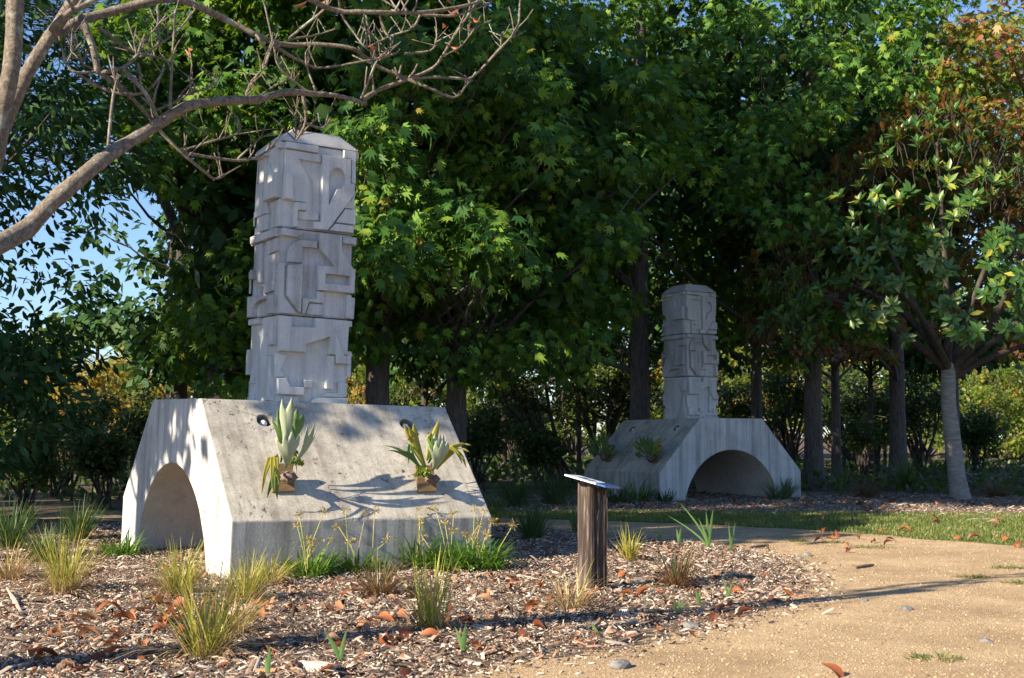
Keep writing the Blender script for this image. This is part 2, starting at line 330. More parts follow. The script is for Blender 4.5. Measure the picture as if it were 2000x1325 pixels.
def inside(P, poly):
    x, y = P[:, 0], P[:, 1]; r = np.zeros(len(P), bool); n = len(poly)
    for i in range(n):
        (x1, y1), (x2, y2) = poly[i], poly[(i + 1) % n]
        c = ((y1 > y) != (y2 > y)); t = (x2 - x1) * (y - y1) / ((y2 - y1) if y2 != y1 else 1e-9) + x1
        r ^= c & (x < t)
    return r
def edge_dist(P, poly):
    d = np.full(len(P), 1e9)
    for i in range(len(poly)):
        a, b = np.array(poly[i]), np.array(poly[(i + 1) % len(poly)]); ab = b - a
        t = np.clip(((P - a) @ ab) / (ab @ ab + 1e-12), 0, 1); d = np.minimum(d, np.linalg.norm(P - (a + t[:, None] * ab), axis=1))
    return d
_ph = RNG.uniform(0, 6.28, (10,)); _kk = RNG.uniform(-1, 1, (10, 2)) * np.array([[1.0]] * 3 + [[3.2]] * 3 + [[8.0]] * 4)
_am = np.array([1.0] * 3 + [0.6] * 3 + [0.35] * 4)
def wob(P): return (np.sin(P @ _kk.T + _ph) * _am).sum(1) / 3.0
def bed_h(P):
    P = np.atleast_2d(P)[:, :2]
    e = edge_dist(P, BED) * np.where(inside(P, BED), 1, -1) + 0.10 * wob(P * 1.7)
    return np.clip(e / 0.7, -0.5, 1) * 0.028 + np.clip(e / 0.7, 0, 1) * 0.018 * wob(P * 1.3)
def bh(x, y): return max(0.0, float(bed_h(np.array([[x, y]]))[0]))

me = mesh_np('ground', [(-300, -60, 0), (300, -60, 0), (300, 500, 0), (-300, 500, 0)], [(0, 1, 2, 3)], [M_SOIL]); tag(link('ground', me), kind='structure')
def sheet(name, poly, z, m):
    loop = [Vector((x, y, z)) for x, y in poly]
    me = bpy.data.meshes.new(name); bm = bmesh.new(); vs = [bm.verts.new(v) for v in loop]
    for t in geometry.tessellate_polygon([loop]):
        try:
            f = bm.faces.new([vs[i] for i in t]); f.normal_update()
            if f.normal.z < 0: f.normal_flip()
        except ValueError: pass
    bm.to_mesh(me); bm.free(); me.materials.append(m); return tag(link(name, me), kind='structure')
sheet('gravel_path', wiggle(PATH, 0.4, 0.03, 1), 0.004, M_GRAVEL)
LAWNW = wiggle(LAWN, 0.3, 0.05, 2)
sheet('lawn', LAWNW, 0.008, M_TURF)
gx, gy = np.meshgrid(np.arange(-14.2, 5.0, 0.11), np.arange(2.3, 22.3, 0.11)); nx = gx.shape[1]; ny = gx.shape[0]
P2 = np.stack([gx.ravel(), gy.ravel()], 1); hz = bed_h(P2) + 0.006 * RNG.normal(0, 1, len(P2))
idx = np.arange(nx * ny).reshape(ny, nx)
F = np.stack([idx[:-1, :-1], idx[:-1, 1:], idx[1:, 1:], idx[1:, :-1]], -1).reshape(-1, 4)
keep = (hz[F].max(1) > -0.012)
tag(link('mulch_bed', mesh_np('mulch_bed', np.column_stack([P2, hz]), F[keep], [M_BED], True)), kind='structure')
FARBED = [(-3.5, 22.8), (0.5, 22.6), (5, 22.3), (9, 22.0), (18, 21.6), (18, 28.5), (11, 29.5), (8, 31.5), (0, 32), (-3.5, 27)]
sheet('far_mulch_bed', wiggle(FARBED, 0.5, 0.08, 3), 0.005, M_BED)

def in_view(P, mx=0.46, ylo=6.0):
    return (np.abs(P[:, 0]) < mx * P[:, 1] + 0.3) & (P[:, 1] > ylo)
# mulch chips, loose in the beds
CH_V = np.array([(-.5, -.5, 0), (.5, -.42, 0), (.44, .5, 0), (-.4, .46, 0), (-.36, -.4, 1), (.4, -.3, 1), (.3, .42, 1), (-.34, .36, 1)], float)
CH_F = np.array([(4, 5, 6, 7), (0, 1, 5, 4), (1, 2, 6, 5), (2, 3, 7, 6), (3, 0, 4, 7)])
def chips(n, x0, x1, y0, y1, poly, far=False):
    y = y0 + (y1 - y0) * RNG.uniform(0, 1, n) ** (1.0 if far else 1.35); P = np.stack([RNG.uniform(x0, x1, n), y], 1)
    ed = edge_dist(P, poly) * np.where(inside(P, poly), 1, -1) + RNG.normal(0, 0.16, n)
    k = (ed > 0.02) & in_view(P); P = P[k]; m = len(P)
    z = np.full(m, 0.005) if far else np.maximum(bed_h(P), 0.004)
    L = RNG.lognormal(math.log(0.028), 0.75, m); L = np.clip(L, 0.012, 0.26) * (1.35 if far else 1); Wd = np.clip(L * RNG.uniform(0.07, 0.30, m), 0.0045, 0.030); T = RNG.uniform(0.002, 0.008, m)
    return np.column_stack([P, z + RNG.uniform(0, 0.030, m)]), np.column_stack([L, Wd, T])
pos, sc = chips(112000, -7, 4, 6.2, 19, BED)
V, F = scatter(CH_V, CH_F, pos, rnd_rots(len(pos), 0.34), sc)
tag(link('bark_chips', mesh_np('bark_chips', V, F, [M_CHIP])), 'grey and tan bark chip mulch covering the near garden bed', 'mulch', kind='stuff')
n = 4500; P = np.stack([RNG.uniform(-7, 4, n), 6.2 + 11 * RNG.uniform(0, 1, n) ** 1.3], 1); k = inside(P, BED) & in_view(P) & (wob(P * 2.2) + RNG.normal(0, .35, n) > -.1); P = P[k]; m = len(P)
LT_V = np.array([(-.5, -.1, 0), (-.2, -.32, .10), (.25, -.28, .12), (.55, .02, 0), (.2, .3, .13), (-.25, .26, .08), (0, 0, .2)]); LT_F = np.array([(0, 1, 6), (1, 2, 6), (2, 3, 6), (3, 4, 6), (4, 5, 6), (5, 0, 6)])
s = RNG.lognormal(math.log(.05), .4, m); V, F = scatter(LT_V, LT_F, np.column_stack([P, bed_h(P) + RNG.uniform(.005, .03, m)]), rnd_rots(m, .5), np.column_stack([s, s * RNG.uniform(.6, 1.1, m), s * RNG.uniform(.3, 1.2, m)]))
tag(link('leaf_litter', mesh_np('leaf_litter', V, F, [M_FALLEN])), 'orange and brown broken leaf litter strewn through the near mulch', 'leaf litter', kind='stuff')
pos, sc = chips(22000, -4, 14, 22, 31, FARBED, True)
V, F = scatter(CH_V, CH_F, pos, rnd_rots(len(pos), 0.3), sc)
tag(link('bark_chips', mesh_np('bark_chips', V, F, [M_CHIP])), 'shaded bark chip mulch strip around the far plinth', 'mulch', kind='stuff')
# gravel stones on the path
PB_V = np.array([(0, 0, .6), (.5, .1, .1), (.1, .5, .15), (-.5, .12, .1), (-.08, -.5, .12), (0, 0, -.3)], float)
PB_V[1:5, 2] = -.05; PB_F = np.array([(0, 1, 2), (0, 2, 3), (0, 3, 4), (0, 4, 1)]); PB_V = PB_V[:5]
n = 115000; P = np.stack([RNG.uniform(-1.5, 10, n), 6.2 + 14 * RNG.uniform(0, 1, n) ** 1.7], 1)
k = inside(P, PATH) & in_view(P) & ~inside(P, LAWN) & (edge_dist(P, BED) * np.where(inside(P, BED), 1, -1) < 0.15 + RNG.normal(0, 0.12, n)); P = P[k]; m = len(P)
s = np.clip(RNG.lognormal(math.log(0.0088), 0.45, m), 0.005, 0.034)
V, F = scatter(PB_V, PB_F, np.column_stack([P, np.full(m, 0.005)]), rnd_rots(m, 0.2), np.column_stack([s * RNG.uniform(.8, 1.3, m), s, s * 0.8]))
tag(link('path_gravel', mesh_np('path_gravel', V, F, [M_PEBBLE])), 'golden crushed gravel scattered over the curving path', 'gravel', kind='stuff')
# chips strayed from the bed onto the path
n = 9000; P = np.stack([RNG.uniform(-1, 4.2, n), RNG.uniform(6.2, 16, n)], 1); e = edge_dist(P, BED)
k = ~inside(P, BED) & in_view(P) & (RNG.uniform(0, 1, n) < np.exp(-e / 0.22)); P = P[k]; m = len(P); L = np.clip(RNG.lognormal(math.log(0.03), .5, m), .01, .12)
V, F = scatter(CH_V, CH_F, np.column_stack([P, np.full(m, 0.006)]), rnd_rots(m, 0.12), np.column_stack([L, L * RNG.uniform(.15, .4, m), RNG.uniform(.003, .008, m)]))
tag(link('bark_chips', mesh_np('bark_chips', V, F, [M_CHIP])), 'loose bark chips strayed onto the gravel along the bed edge', 'mulch', kind='stuff')
# lawn blades
n = 90000; P = np.stack([RNG.uniform(-1.5, 13, n), RNG.uniform(14.5, 23.4, n)], 1)
e = edge_dist(P, LAWN) * np.where(inside(P, LAWN), 1, -1); k = (e > RNG.normal(-0.02, 0.10, n)) & in_view(P); P = P[k]; m = len(P)
tip = np.column_stack([RNG.normal(0, .5, m), RNG.normal(0, .5, m), np.full(m, 1.0)]); h = RNG.uniform(0.025, 0.07, m)
V, F = scatter([(-.5, 0, 0), (.5, 0, 0), (0, 1, 0.1)], [(0, 1, 2)], np.column_stack([P, np.full(m, .008)]), rot_from(tip, RNG.normal(0, 1, (m, 3))), np.column_stack([np.full(m, .014), h, h]))
tag(link('lawn_grass', mesh_np('lawn_grass', V, F, [M_LAWN])), 'short lawn grass strip beyond the path, sunlit at right', 'grass', kind='stuff')

# ------------------------------------------------------------------ the plinths
PW, PT, HK, HT, PL = 4.082, 1.805, 0.597, 1.785, 2.909
AR, AC = 1.36, -0.28                        # tunnel: radius and height of its centre
def frame_matrix(cx_, cy_, az, tilt_x, tilt_y):
    a = Vector((math.cos(az), math.sin(az), tilt_x)).normalized(); n = Vector((-math.sin(az), math.cos(az), tilt_y))
    n = (n - a * n.dot(a)).normalized(); z = a.cross(n)
    return Matrix(((a.x, n.x, z.x, cx_), (a.y, n.y, z.y, cy_), (a.z, n.z, z.z, 0), (0, 0, 0, 1)))
M1 = frame_matrix(-2.523, 14.388, 0.5509, -0.01654, 0.01363)
M2 = frame_matrix(4.220, 28.865, 2.09896 - PI, 0.01268, 0.00317)
HOLES = ((-0.82, 1.575), (0.86, 1.575)); HR = 0.082

def plinth_body():
    bm = bmesh.new(); zb = -0.2
    ex = math.sqrt(AR * AR - (zb - AC) ** 2)
    a0 = math.atan2(zb - AC, -ex); a1 = math.atan2(zb - AC, ex)
    na = 40; arch = []
    for i in range(na + 1):
        a = (PI - a1) + (a1 - (PI - a1)) * i / na
        arch.append((AR * math.cos(a), AC + AR * math.sin(a)))
    prof = [(-PW / 2, zb)] + arch + [(PW / 2, zb), (PW / 2, HK), (PT / 2, HT), (-PT / 2, HT), (-PW / 2, HK)]
    loops = []
    for l in (-PL / 2, PL / 2):
        loops.append([bm.verts.new((l, y, z)) for y, z in prof])
    tess = geometry.tessellate_polygon([[Vector((y, z, 0)) for y, z in prof]])
    for li, lp in enumerate(loops):
        for t in tess:
            f = bm.faces.new([lp[i] for i in t]); f.material_index = 0
    n = len(prof)
    for i in range(n):
        j = (i + 1) % n
        if i == n - 2: continue                                    # the front slope gets holes, below
        f = bm.faces.new([loops[0][i], loops[0][j], loops[1][j], loops[1][i]])
        if 1 <= i <= na: f.material_index = 3; f.smooth = True
        elif i == n - 4: f.material_index = 1                       # back slope
        elif i in (n - 1, n - 5): f.material_index = 2
        else: f.material_index = 1
    # front slope with two round recesses for the lights
    p, r = prof[n - 2], prof[n - 1]
    def on(l, z):
        t = (z - r[1]) / (p[1] - r[1]); return Vector((l, r[0] + (p[0] - r[0]) * t, z))
    nrm = Vector((0, -(p[1] - r[1]), p[0] - r[0])).normalized(); ups = (on(0, p[1]) - on(0, r[1])).normalized()
    outer = [loops[0][n - 1], loops[1][n - 1], loops[1][n - 2], loops[0][n - 2]]
    polys = [[v.co.copy() for v in outer]]; vv = list(outer)
    for hx, hz_ in HOLES:
        c0 = on(hx, hz_); ring = [bm.verts.new(c0 + Vector((1, 0, 0)) * (HR * math.cos(2 * PI * k / 20)) + ups * (HR * math.sin(2 * PI * k / 20))) for k in range(20)]
        polys.append([v.co.copy() for v in ring]); vv += ring
        deep = [bm.verts.new(v.co - nrm * 0.14) for v in ring]
        for k in range(20):
            f = bm.faces.new([ring[k], ring[(k + 1) % 20], deep[(k + 1) % 20], deep[k]]); f.material_index = 4
        f = bm.faces.new(deep); f.material_index = 4
    flat = [[Vector((q.x, (q - polys[0][0]).dot(ups), 0)) for q in pl] for pl in polys]
    for t in geometry.tessellate_polygon(flat):
        f = bm.faces.new([vv[i] for i in t]); f.material_index = 1
    bmesh.ops.recalc_face_normals(bm, faces=bm.faces)
    me = bpy.data.meshes.new('plinth_body'); bm.to_mesh(me); bm.free()
    for m in (M_SMOOTH, M_ROUGH, M_SIDE, M_TUNNEL, M_RECESS): me.materials.append(m)
    return me, on, nrm
BODY_ME, on_slope, SLOPE_N = plinth_body()
SLOPE_UP = Vector((0, -SLOPE_N.z, -SLOPE_N.y)); SLOPE_UP = -SLOPE_UP if SLOPE_UP.z < 0 else SLOPE_UP
def dome(name, r, m):
    me = bpy.data.meshes.new(name); bm = bmesh.new(); bmesh.ops.create_uvsphere(bm, u_segments=14, v_segments=8, radius=r)
    for f in bm.faces: f.smooth = True
    bm.to_mesh(me); bm.free(); me.materials.append(m); return me
LAMP_ME = dome('lamp', 0.042, M_LAMP)
def make_plinth(M, label):
    t = thing('concrete_plinth', label, 'plinth', group='concrete plinths with arched tunnels'); t.matrix_world = M
    b = link('body', BODY_ME, t)
    bv = b.modifiers.new('bevel', 'BEVEL'); bv.width = 0.014; bv.segments = 2; bv.limit_method = 'ANGLE'; bv.angle_limit = math.radians(35)
    for hx, hz_ in HOLES:
        o = link('lamp', LAMP_ME, t, on_slope(hx, hz_) - SLOPE_N * 0.055)
    return t
make_plinth(M1, 'large pitted concrete plinth in the near bed, its arched left end lit white')
make_plinth(M2, 'shaded blue grey concrete plinth with arched tunnel mouth facing us, in the far bed')

# ------------------------------------------------------------------ the carved columns: relief drawn on each face
CW, CD, CH = 0.90, 0.86, 0.992
def homog(quad, w, h):
    src = np.array(quad, float); dst = np.array([(-w / 2, h), (w / 2, h), (w / 2, 0), (-w / 2, 0)], float)
    A = []; B = []
    for (x, y), (u, v) in zip(src, dst):
        A += [[x, y, 1, 0, 0, 0, -u * x, -u * y], [0, 0, 0, x, y, 1, -v * x, -v * y]]; B += [u, v]
    H = np.append(np.linalg.solve(np.array(A), np.array(B)), 1).reshape(3, 3)
    def f(p):
        q = H @ np.array([p[0], p[1], 1.0]); return (q[0] / q[2], q[1] / q[2])
    return f
def arc(cx_, cy_, rx, ry, a0, a1, n=10):
    return [(cx_ + rx * math.cos(math.radians(a0 + (a1 - a0) * i / n)), cy_ - ry * math.sin(math.radians(a0 + (a1 - a0) * i / n))) for i in range(n + 1)]
FRONT = [
 ((432, 205), (1108, 262), (1080, 985), (415, 930), [
  ([(436, 208), (740, 230), (738, 298), (445, 266), (432, 268)], .055, None),
  ([(430, 272), (775, 302), (772, 376), (570, 358), (692, 590), (690, 800), (757, 812), (755, 876), (562, 870), (556, 797), (630, 797), (630, 725), (525, 716), (424, 704)], .028, None),
  ([(522, 722), (630, 728), (630, 795), (556, 792), (552, 938), (515, 934)], .055, None),
  ([(777, 307), (1055, 335), (1050, 545), (1085, 550), (1084, 650), (832, 958), (698, 948), (695, 882), (768, 886)], .060,
   [(840, 742), (842, 505)] + arc(918, 512, 76, 92, 172, -75, 14) + [(912, 602)]),
  ([(985, 248), (1106, 266), (1104, 552), (1058, 546), (1058, 332), (985, 322)], .050, None),
  ([(905, 888), (1100, 906), (1102, 778), (1000, 768)], .055, None),
  ([(838, 958), (908, 897), (1078, 914), (1078, 978)], .065, None),
  ([(990, 762), (1083, 768), (1083, 660)], .030, None),
  ([(423, 490), (492, 496), (488, 712), (418, 702)], .095, None)]),
 ((412, -255), (1085, -205), (1060, 530), (402, 512), [
  ([(412, -252), (600, -226), (590, -195), (560, -172), (530, -166), (412, -182)], .070, None),
  ([(468, 58), (475, -42), (495, -92), (530, -125), (590, -152), (750, -142), (750, -77), (615, -82), (612, 62)], .038, None),
  ([(757, -212), (966, -196), (968, -60), (1068, 92), (1098, 100), (1095, 312), (752, 296), (745, 76), (892, 78), (762, -72)], .070, [(820, 150), (820, 230), (1032, 242), (1035, 164)]),
  ([(970, -192), (1100, -182), (1100, -118), (970, -125)], .060, None),
  ([(475, 86), (612, 66), (605, 486), (592, 498), (472, 352)], .060, None),
  ([(400, 60), (470, 62), (470, 84), (456, 88), (455, 352), (585, 508), (404, 508)], .025, None),
  ([(746, 302), (815, 306), (812, 408), (680, 400), (642, 505), (614, 505), (614, 364), (742, 367)], .048, None),
  ([(645, 508), (684, 408), (812, 414), (810, 515)], .028, None),
  ([(1010, 322), (1060, 326), (1060, 528), (1005, 524)], .055, None)]),
 ((425, 508), (1072, 545), (1075, 1262), (385, 1250), [
  ([(425, 510), (535, 522), (535, 602), (747, 606), (750, 532), (885, 540), (1022, 836), (1082, 845), (1080, 912), (945, 905), (942, 834), (884, 830), (882, 686), (668, 746), (666, 815), (420, 805)], .075, None),
  ([(892, 542), (1070, 549), (1065, 834), (1026, 834)], .035, None),
  ([(387, 815), (515, 836), (446, 955), (482, 1028), (387, 1030)], .022, None),
  ([(400, 1038), (486, 1034), (526, 1110), (660, 1116), (655, 1186), (400, 1180)], .065, None),
  ([(662, 1046), (736, 1051), (733, 1122), (662, 1115)], .050, None),
  ([(880, 836), (942, 838), (935, 1130), (863, 1125)], .060, None),
  ([(986, 1062), (1075, 1070), (1075, 1200), (836, 1196), (866, 1156), (986, 1158)], .030, None),
  ([(725, 1255), (732, 1230), (748, 1212), (780, 1203), (1075, 1206), (1075, 1262)], .055, None),
  ([(475, 1192), (610, 1192), (610, 1252), (475, 1250)], .025, None)])]
LEFT = [
 ((205, 312), (432, 205), (415, 930), (214, 1003), [
  ([(206, 312), (300, 262), (300, 335), (206, 372)], .050, None),
  ([(380, 225), (432, 208), (432, 268), (400, 280)], .050, None),
  ([(277, 420), (315, 404), (345, 520), (392, 500), (392, 560), (330, 590), (315, 745), (335, 830), (280, 842)], .028, None),
  ([(392, 500), (422, 490), (418, 702), (314, 744), (330, 596), (392, 566)], .080, None),
  ([(262, 862), (334, 832), (332, 960), (266, 982)], .040, None),
  ([(216, 592), (272, 570), (274, 850), (216, 870)], .032, None),
  ([(350, 742), (413, 712), (413, 928), (350, 952)], .022, None)]),
 ((200, -180), (412, -255), (402, 512), (166, 545), [
  ([(203, -172), (410, -250), (412, -184), (325, -150), (205, -108)], .060, None),
  ([(326, -144), (404, -176), (402, -62), (332, -30)], .030, None),
  ([(238, -110), (290, -130), (286, 218), (248, 212)], .040, None),
  ([(302, -20), (398, -44), (382, 290), (304, 322)], .030, None),
  ([(172, 340), (398, 330), (400, 506), (352, 514), (346, 366), (280, 380), (240, 410), (220, 460), (212, 534), (170, 542)], .055, None),
  ([(176, 122), (212, 100), (214, 180), (180, 188)], .050, None)]),
 ((166, 562), (425, 508), (385, 1250), (180, 1245), [
  ([(168, 562), (270, 541), (268, 608), (168, 626)], .045, None),
  ([(366, 602), (416, 586), (414, 802), (366, 816)], .050, None),
  ([(284, 1050), (288, 820), (300, 740), (318, 702), (334, 708), (344, 740), (346, 898), (376, 892), (302, 1238), (268, 1238)], .030, None),
  ([(384, 900), (386, 1242), (312, 1242)], .045, None),
  ([(172, 850), (192, 846), (194, 1050), (174, 1054)], .050, None),
  ([(196, 1072), (226, 1070), (226, 1118), (196, 1120)], .025, None),
  ([(196, 1180), (236, 1180), (236, 1236), (196, 1238)], .025, None)])]
def offset_loop(L, d):
    n = len(L); area = sum(L[i][0] * L[(i + 1) % n][1] - L[(i + 1) % n][0] * L[i][1] for i in range(n)); sg = 1 if area > 0 else -1
    out = []
    for i in range(n):
        p0, p1, p2 = (np.array(L[(i - 1) % n]), np.array(L[i]), np.array(L[(i + 1) % n]))
        e1 = p1 - p0; e2 = p2 - p1; e1 = e1 / (np.linalg.norm(e1) + 1e-9); e2 = e2 / (np.linalg.norm(e2) + 1e-9)
        n1 = np.array([-e1[1], e1[0]]) * sg; n2 = np.array([-e2[1], e2[0]]) * sg; b = n1 + n2; l = np.linalg.norm(b)
        if l < 0.3: out.append(tuple(p1)); continue
        b = b / l; k = min(d / max(0.45, b @ n1), d * 2.0); out.append(tuple(p1 + b * k))
    return out
def relief_mesh(loop, depth, hole, place, mat=None):
    """a raised plate with drafted edges; place(u, v, w) gives a local point, w metres out of the face"""
    bm = bmesh.new(); ins = 0.007
    loops = [(loop, ins)] + ([(hole, -ins * 0.7)] if hole else []); tops = []; tv = []
    for L, d in loops:
        top = offset_loop(L, d)
        b = [bm.verts.new(place(u, v, -0.004)) for u, v in L]; m = [bm.verts.new(place(u, v, depth - 0.008)) for u, v in offset_loop(L, d * 0.35)]; t = [bm.verts.new(place(u, v, depth)) for u, v in top]
        n = len(L)
        for A_, B_ in ((b, m), (m, t)):
            for i in range(n):
                j = (i + 1) % n; bm.faces.new([A_[i], A_[j], B_[j], B_[i]])
        tops.append([Vector((u, v, 0)) for u, v in top]); tv += t
    for tri in geometry.tessellate_polygon(tops):
        try: bm.faces.new([tv[i] for i in tri])
        except ValueError: pass
    bmesh.ops.recalc_face_normals(bm, faces=bm.faces)
    me = bpy.data.meshes.new('relief_panel'); bm.to_mesh(me); bm.free(); me.materials.append(mat or M_CAST); return me
def block_mesh(w, d, h, seed):
    bm = bmesh.new(); bmesh.ops.create_cube(bm, size=1.0)
    for v in bm.verts: v.co = Vector((v.co.x * w, v.co.y * d, (v.co.z + 0.5) * h))
    bmesh.ops.bevel(bm, geom=bm.edges[:], offset=0.012, segments=2, affect='EDGES')
    me = bpy.data.meshes.new('block'); bm.to_mesh(me); bm.free(); me.materials.append(M_CAST_DARK if seed == 1 else M_CAST); return me
BLOCKS = []                                  # bottom block first: (mesh, z, [relief meshes])
for bi, fi in enumerate((2, 1, 0)):
    h = CH - 0.012
    w_, d_ = CW * (0.985 if bi == 1 else 0.965), CD * (0.985 if bi == 1 else 0.965)
    rel = []; bm_ = M_CAST_DARK if bi == 1 else M_CAST
    fq = FRONT[fi]; H = homog(fq[:4], w_, h)
    for loop, dpt, hole in fq[4]:
        lp = [H(p) for p in loop]; hl = [H(p) for p in hole] if hole else None
        lp = [(max(-w_ / 2 - .02, min(w_ / 2 + .02, u)), max(.004, min(h - .004, v))) for u, v in lp]
        rel.append(relief_mesh(lp, dpt * 1.12, hl, lambda u, v, w, d_=d_: Vector((u, -d_ / 2 - w, v)), bm_))
        rel.append(relief_mesh(lp, dpt * 1.12, hl, lambda u, v, w, d_=d_: Vector((-u, d_ / 2 + w, v)), bm_))
    lq = LEFT[fi]; H = homog(lq[:4], d_, h)
    for loop, dpt, hole in lq[4]:
        lp = [H(p) for p in loop]; lp = [(max(-d_ / 2, min(d_ / 2, u)), max(.004, min(h - .004, v))) for u, v in lp]
        rel.append(relief_mesh(lp, dpt * 1.12, None, lambda u, v, w, w_=w_: Vector((-w_ / 2 - w, -u, v)), bm_))
        rel.append(relief_mesh(lp, dpt * 1.12, None, lambda u, v, w, w_=w_: Vector((w_ / 2 + w, u, v)), bm_))
    BLOCKS.append((block_mesh(w_, d_, h, bi), bi * CH, rel))
def cap_mesh():
    bm = bmesh.new(); n = 9; top = 3 * CH - 0.004
    for i in range(n):                       # thin cast steps, each a little smaller
        z0 = top + 0.18 * i / n; z1 = top + 0.18 * (i + 1) / n; k = i / (n - 1)
        x = (CW / 2 + 0.012) * (1 - k) + 0.30 * k; y = (CD / 2 + 0.012) * (1 - k) + 0.29 * k
        lo = [bm.verts.new((sx * x, sy * y, z0 + 0.0005)) for sx, sy in ((-1, -1), (1, -1), (1, 1), (-1, 1))]
        hi = [bm.verts.new((sx * (x - 0.003), sy * (y - 0.003), z1)) for sx, sy in ((-1, -1), (1, -1), (1, 1), (-1, 1))]
        for a in range(4): bm.faces.new([lo[a], lo[(a + 1) % 4], hi[(a + 1) % 4], hi[a]])
        bm.faces.new(hi); bm.faces.new(lo[::-1])
    me = bpy.data.meshes.new('stepped_cap'); bm.to_mesh(me); bm.free(); me.materials.append(M_CAP); return me
CAP_ME = cap_mesh()
def make_column(M, rz, label):
    t = thing('carved_column', label, 'sculpture', group='carved columns on concrete plinths')
    t.matrix_world = M @ Matrix.Translation((0, 0, HT - 0.002)) @ Matrix.Rotation(rz, 4, 'Z')
    for bme, z, rel in BLOCKS:
        b = link('block', bme, t, (0, 0, z))
        for rm in rel: link('relief_panel', rm, b)
    link('stepped_cap', CAP_ME, t)
    return t
make_column(M1 @ Matrix.Translation((-0.03, 0, 0)), 0.0, 'tall grey carved column of three relief blocks on the near plinth')
make_column(M2, PI / 2, 'smaller looking bluish carved column of three relief blocks on the far plinth')

# ------------------------------------------------------------------ interpretive sign on its timber post
sp = gp(1157, 1158); sx, sy = sp.x, sp.y
sz = bh(sx, sy)
sg = thing('interpretive_sign', 'tilted white and blue information panel on a weathered timber post', 'sign', (sx, sy, 0))
def post_mesh():
    bm = bmesh.new(); sec = []; c = 0.108
    for i in range(4):
        a = (( -c, -c), (c, -c), (c, c), (-c, c))[i]; b = ((-c, -c), (c, -c), (c, c), (-c, c))[(i + 1) % 4]
        for k in range(9):
            f = k / 9; p = np.array(a) * (1 - f) + np.array(b) * f
            nn = np.array([b[1] - a[1], -(b[0] - a[0])]); nn = nn / np.linalg.norm(nn)
            g = random.uniform(-0.006, 0.002) - (0.014 if k in (3, 6) and random.random() < .7 else 0) - (0.012 if k == 0 else 0)
            sec.append((p + nn * g, k))
    rows = []
    for zi in range(13):
        z = -0.15 + 1.15 * zi / 12
        rows.append([bm.verts.new((p[0] + random.uniform(-.0025, .0025), p[1] + random.uniform(-.0025, .0025), z)) for p, k in sec])
    for A_, B_ in zip(rows, rows[1:]):
        for i in range(len(sec)): j = (i + 1) % len(sec); bm.faces.new([A_[i], A_[j], B_[j], B_[i]])
    bm.faces.new(rows[-1]); bmesh.ops.recalc_face_normals(bm, faces=bm.faces)
    me = bpy.data.meshes.new('post'); bm.to_mesh(me); bm.free(); me.materials.append(M_TIMBER); return me
po = link('post', post_mesh(), sg); po.rotation_euler = (0, 0, math.radians(32))
pe = link('panel', None or bpy.data.meshes.new('panel'), sg)
def slab(me, x0, x1, y0, y1, z0, z1, m, r=0.0, append=True):
    bm = bmesh.new(); pts = []
    if r:
        for cx_, cy_, a in ((x1 - r, y1 - r, 0), (x0 + r, y1 - r, 90), (x0 + r, y0 + r, 180), (x1 - r, y0 + r, 270)):
            for k in range(6): t = math.radians(a + 90 * k / 5); pts.append((cx_ + r * math.cos(t), cy_ + r * math.sin(t)))
    else: pts = [(x0, y0), (x1, y0), (x1, y1), (x0, y1)]
    lo = [bm.verts.new((x, y, z0)) for x, y in pts]; hi = [bm.verts.new((x, y, z1)) for x, y in pts]; n = len(pts)
    for i in range(n): bm.faces.new([lo[i], lo[(i + 1) % n], hi[(i + 1) % n], hi[i]])
    bm.faces.new(hi); bm.faces.new(lo); bmesh.ops.recalc_face_normals(bm, faces=bm.faces)
    bm.to_mesh(me); bm.free(); me.materials.append(m); return me
slab(pe.data, -0.21, 0.21, -0.25, 0.25, 0, 0.012, M_PANEL_W, 0.035)
tilt = Matrix.Rotation(math.radians(14.5), 4, 'Y') @ Matrix.Rotation(math.radians(2.0), 4, 'X')
pe.matrix_local = Matrix.Translation((0.0, 0, 1.008)) @ tilt @ Matrix.Rotation(math.radians(-20), 4, 'Z')
fr = link('edge_band', slab(bpy.data.meshes.new('edge_band'), 0.085, 0.2105, -0.2505, 0.2505, -0.002, 0.0145, M_PANEL_B, 0.02), pe)
link('heading_strip', slab(bpy.data.meshes.new('heading_strip'), -0.02, 0.01, -0.16, 0.10, 0.012, 0.0136, M_PANEL_B), pe)
for k, (a, b) in enumerate(((-0.10, -0.17), (0.0, 0.02))):
    link('picture_block', slab(bpy.data.meshes.new('picture_block'), -0.13 + 0.012 * k, -0.05, a, a + 0.11, 0.012, 0.0136, M_PANEL_B), pe)
link('mounting_plate', slab(bpy.data.meshes.new('mounting_plate'), -0.09, 0.09, -0.09, 0.09, -0.03, -0.001, M_STICK_D), pe)

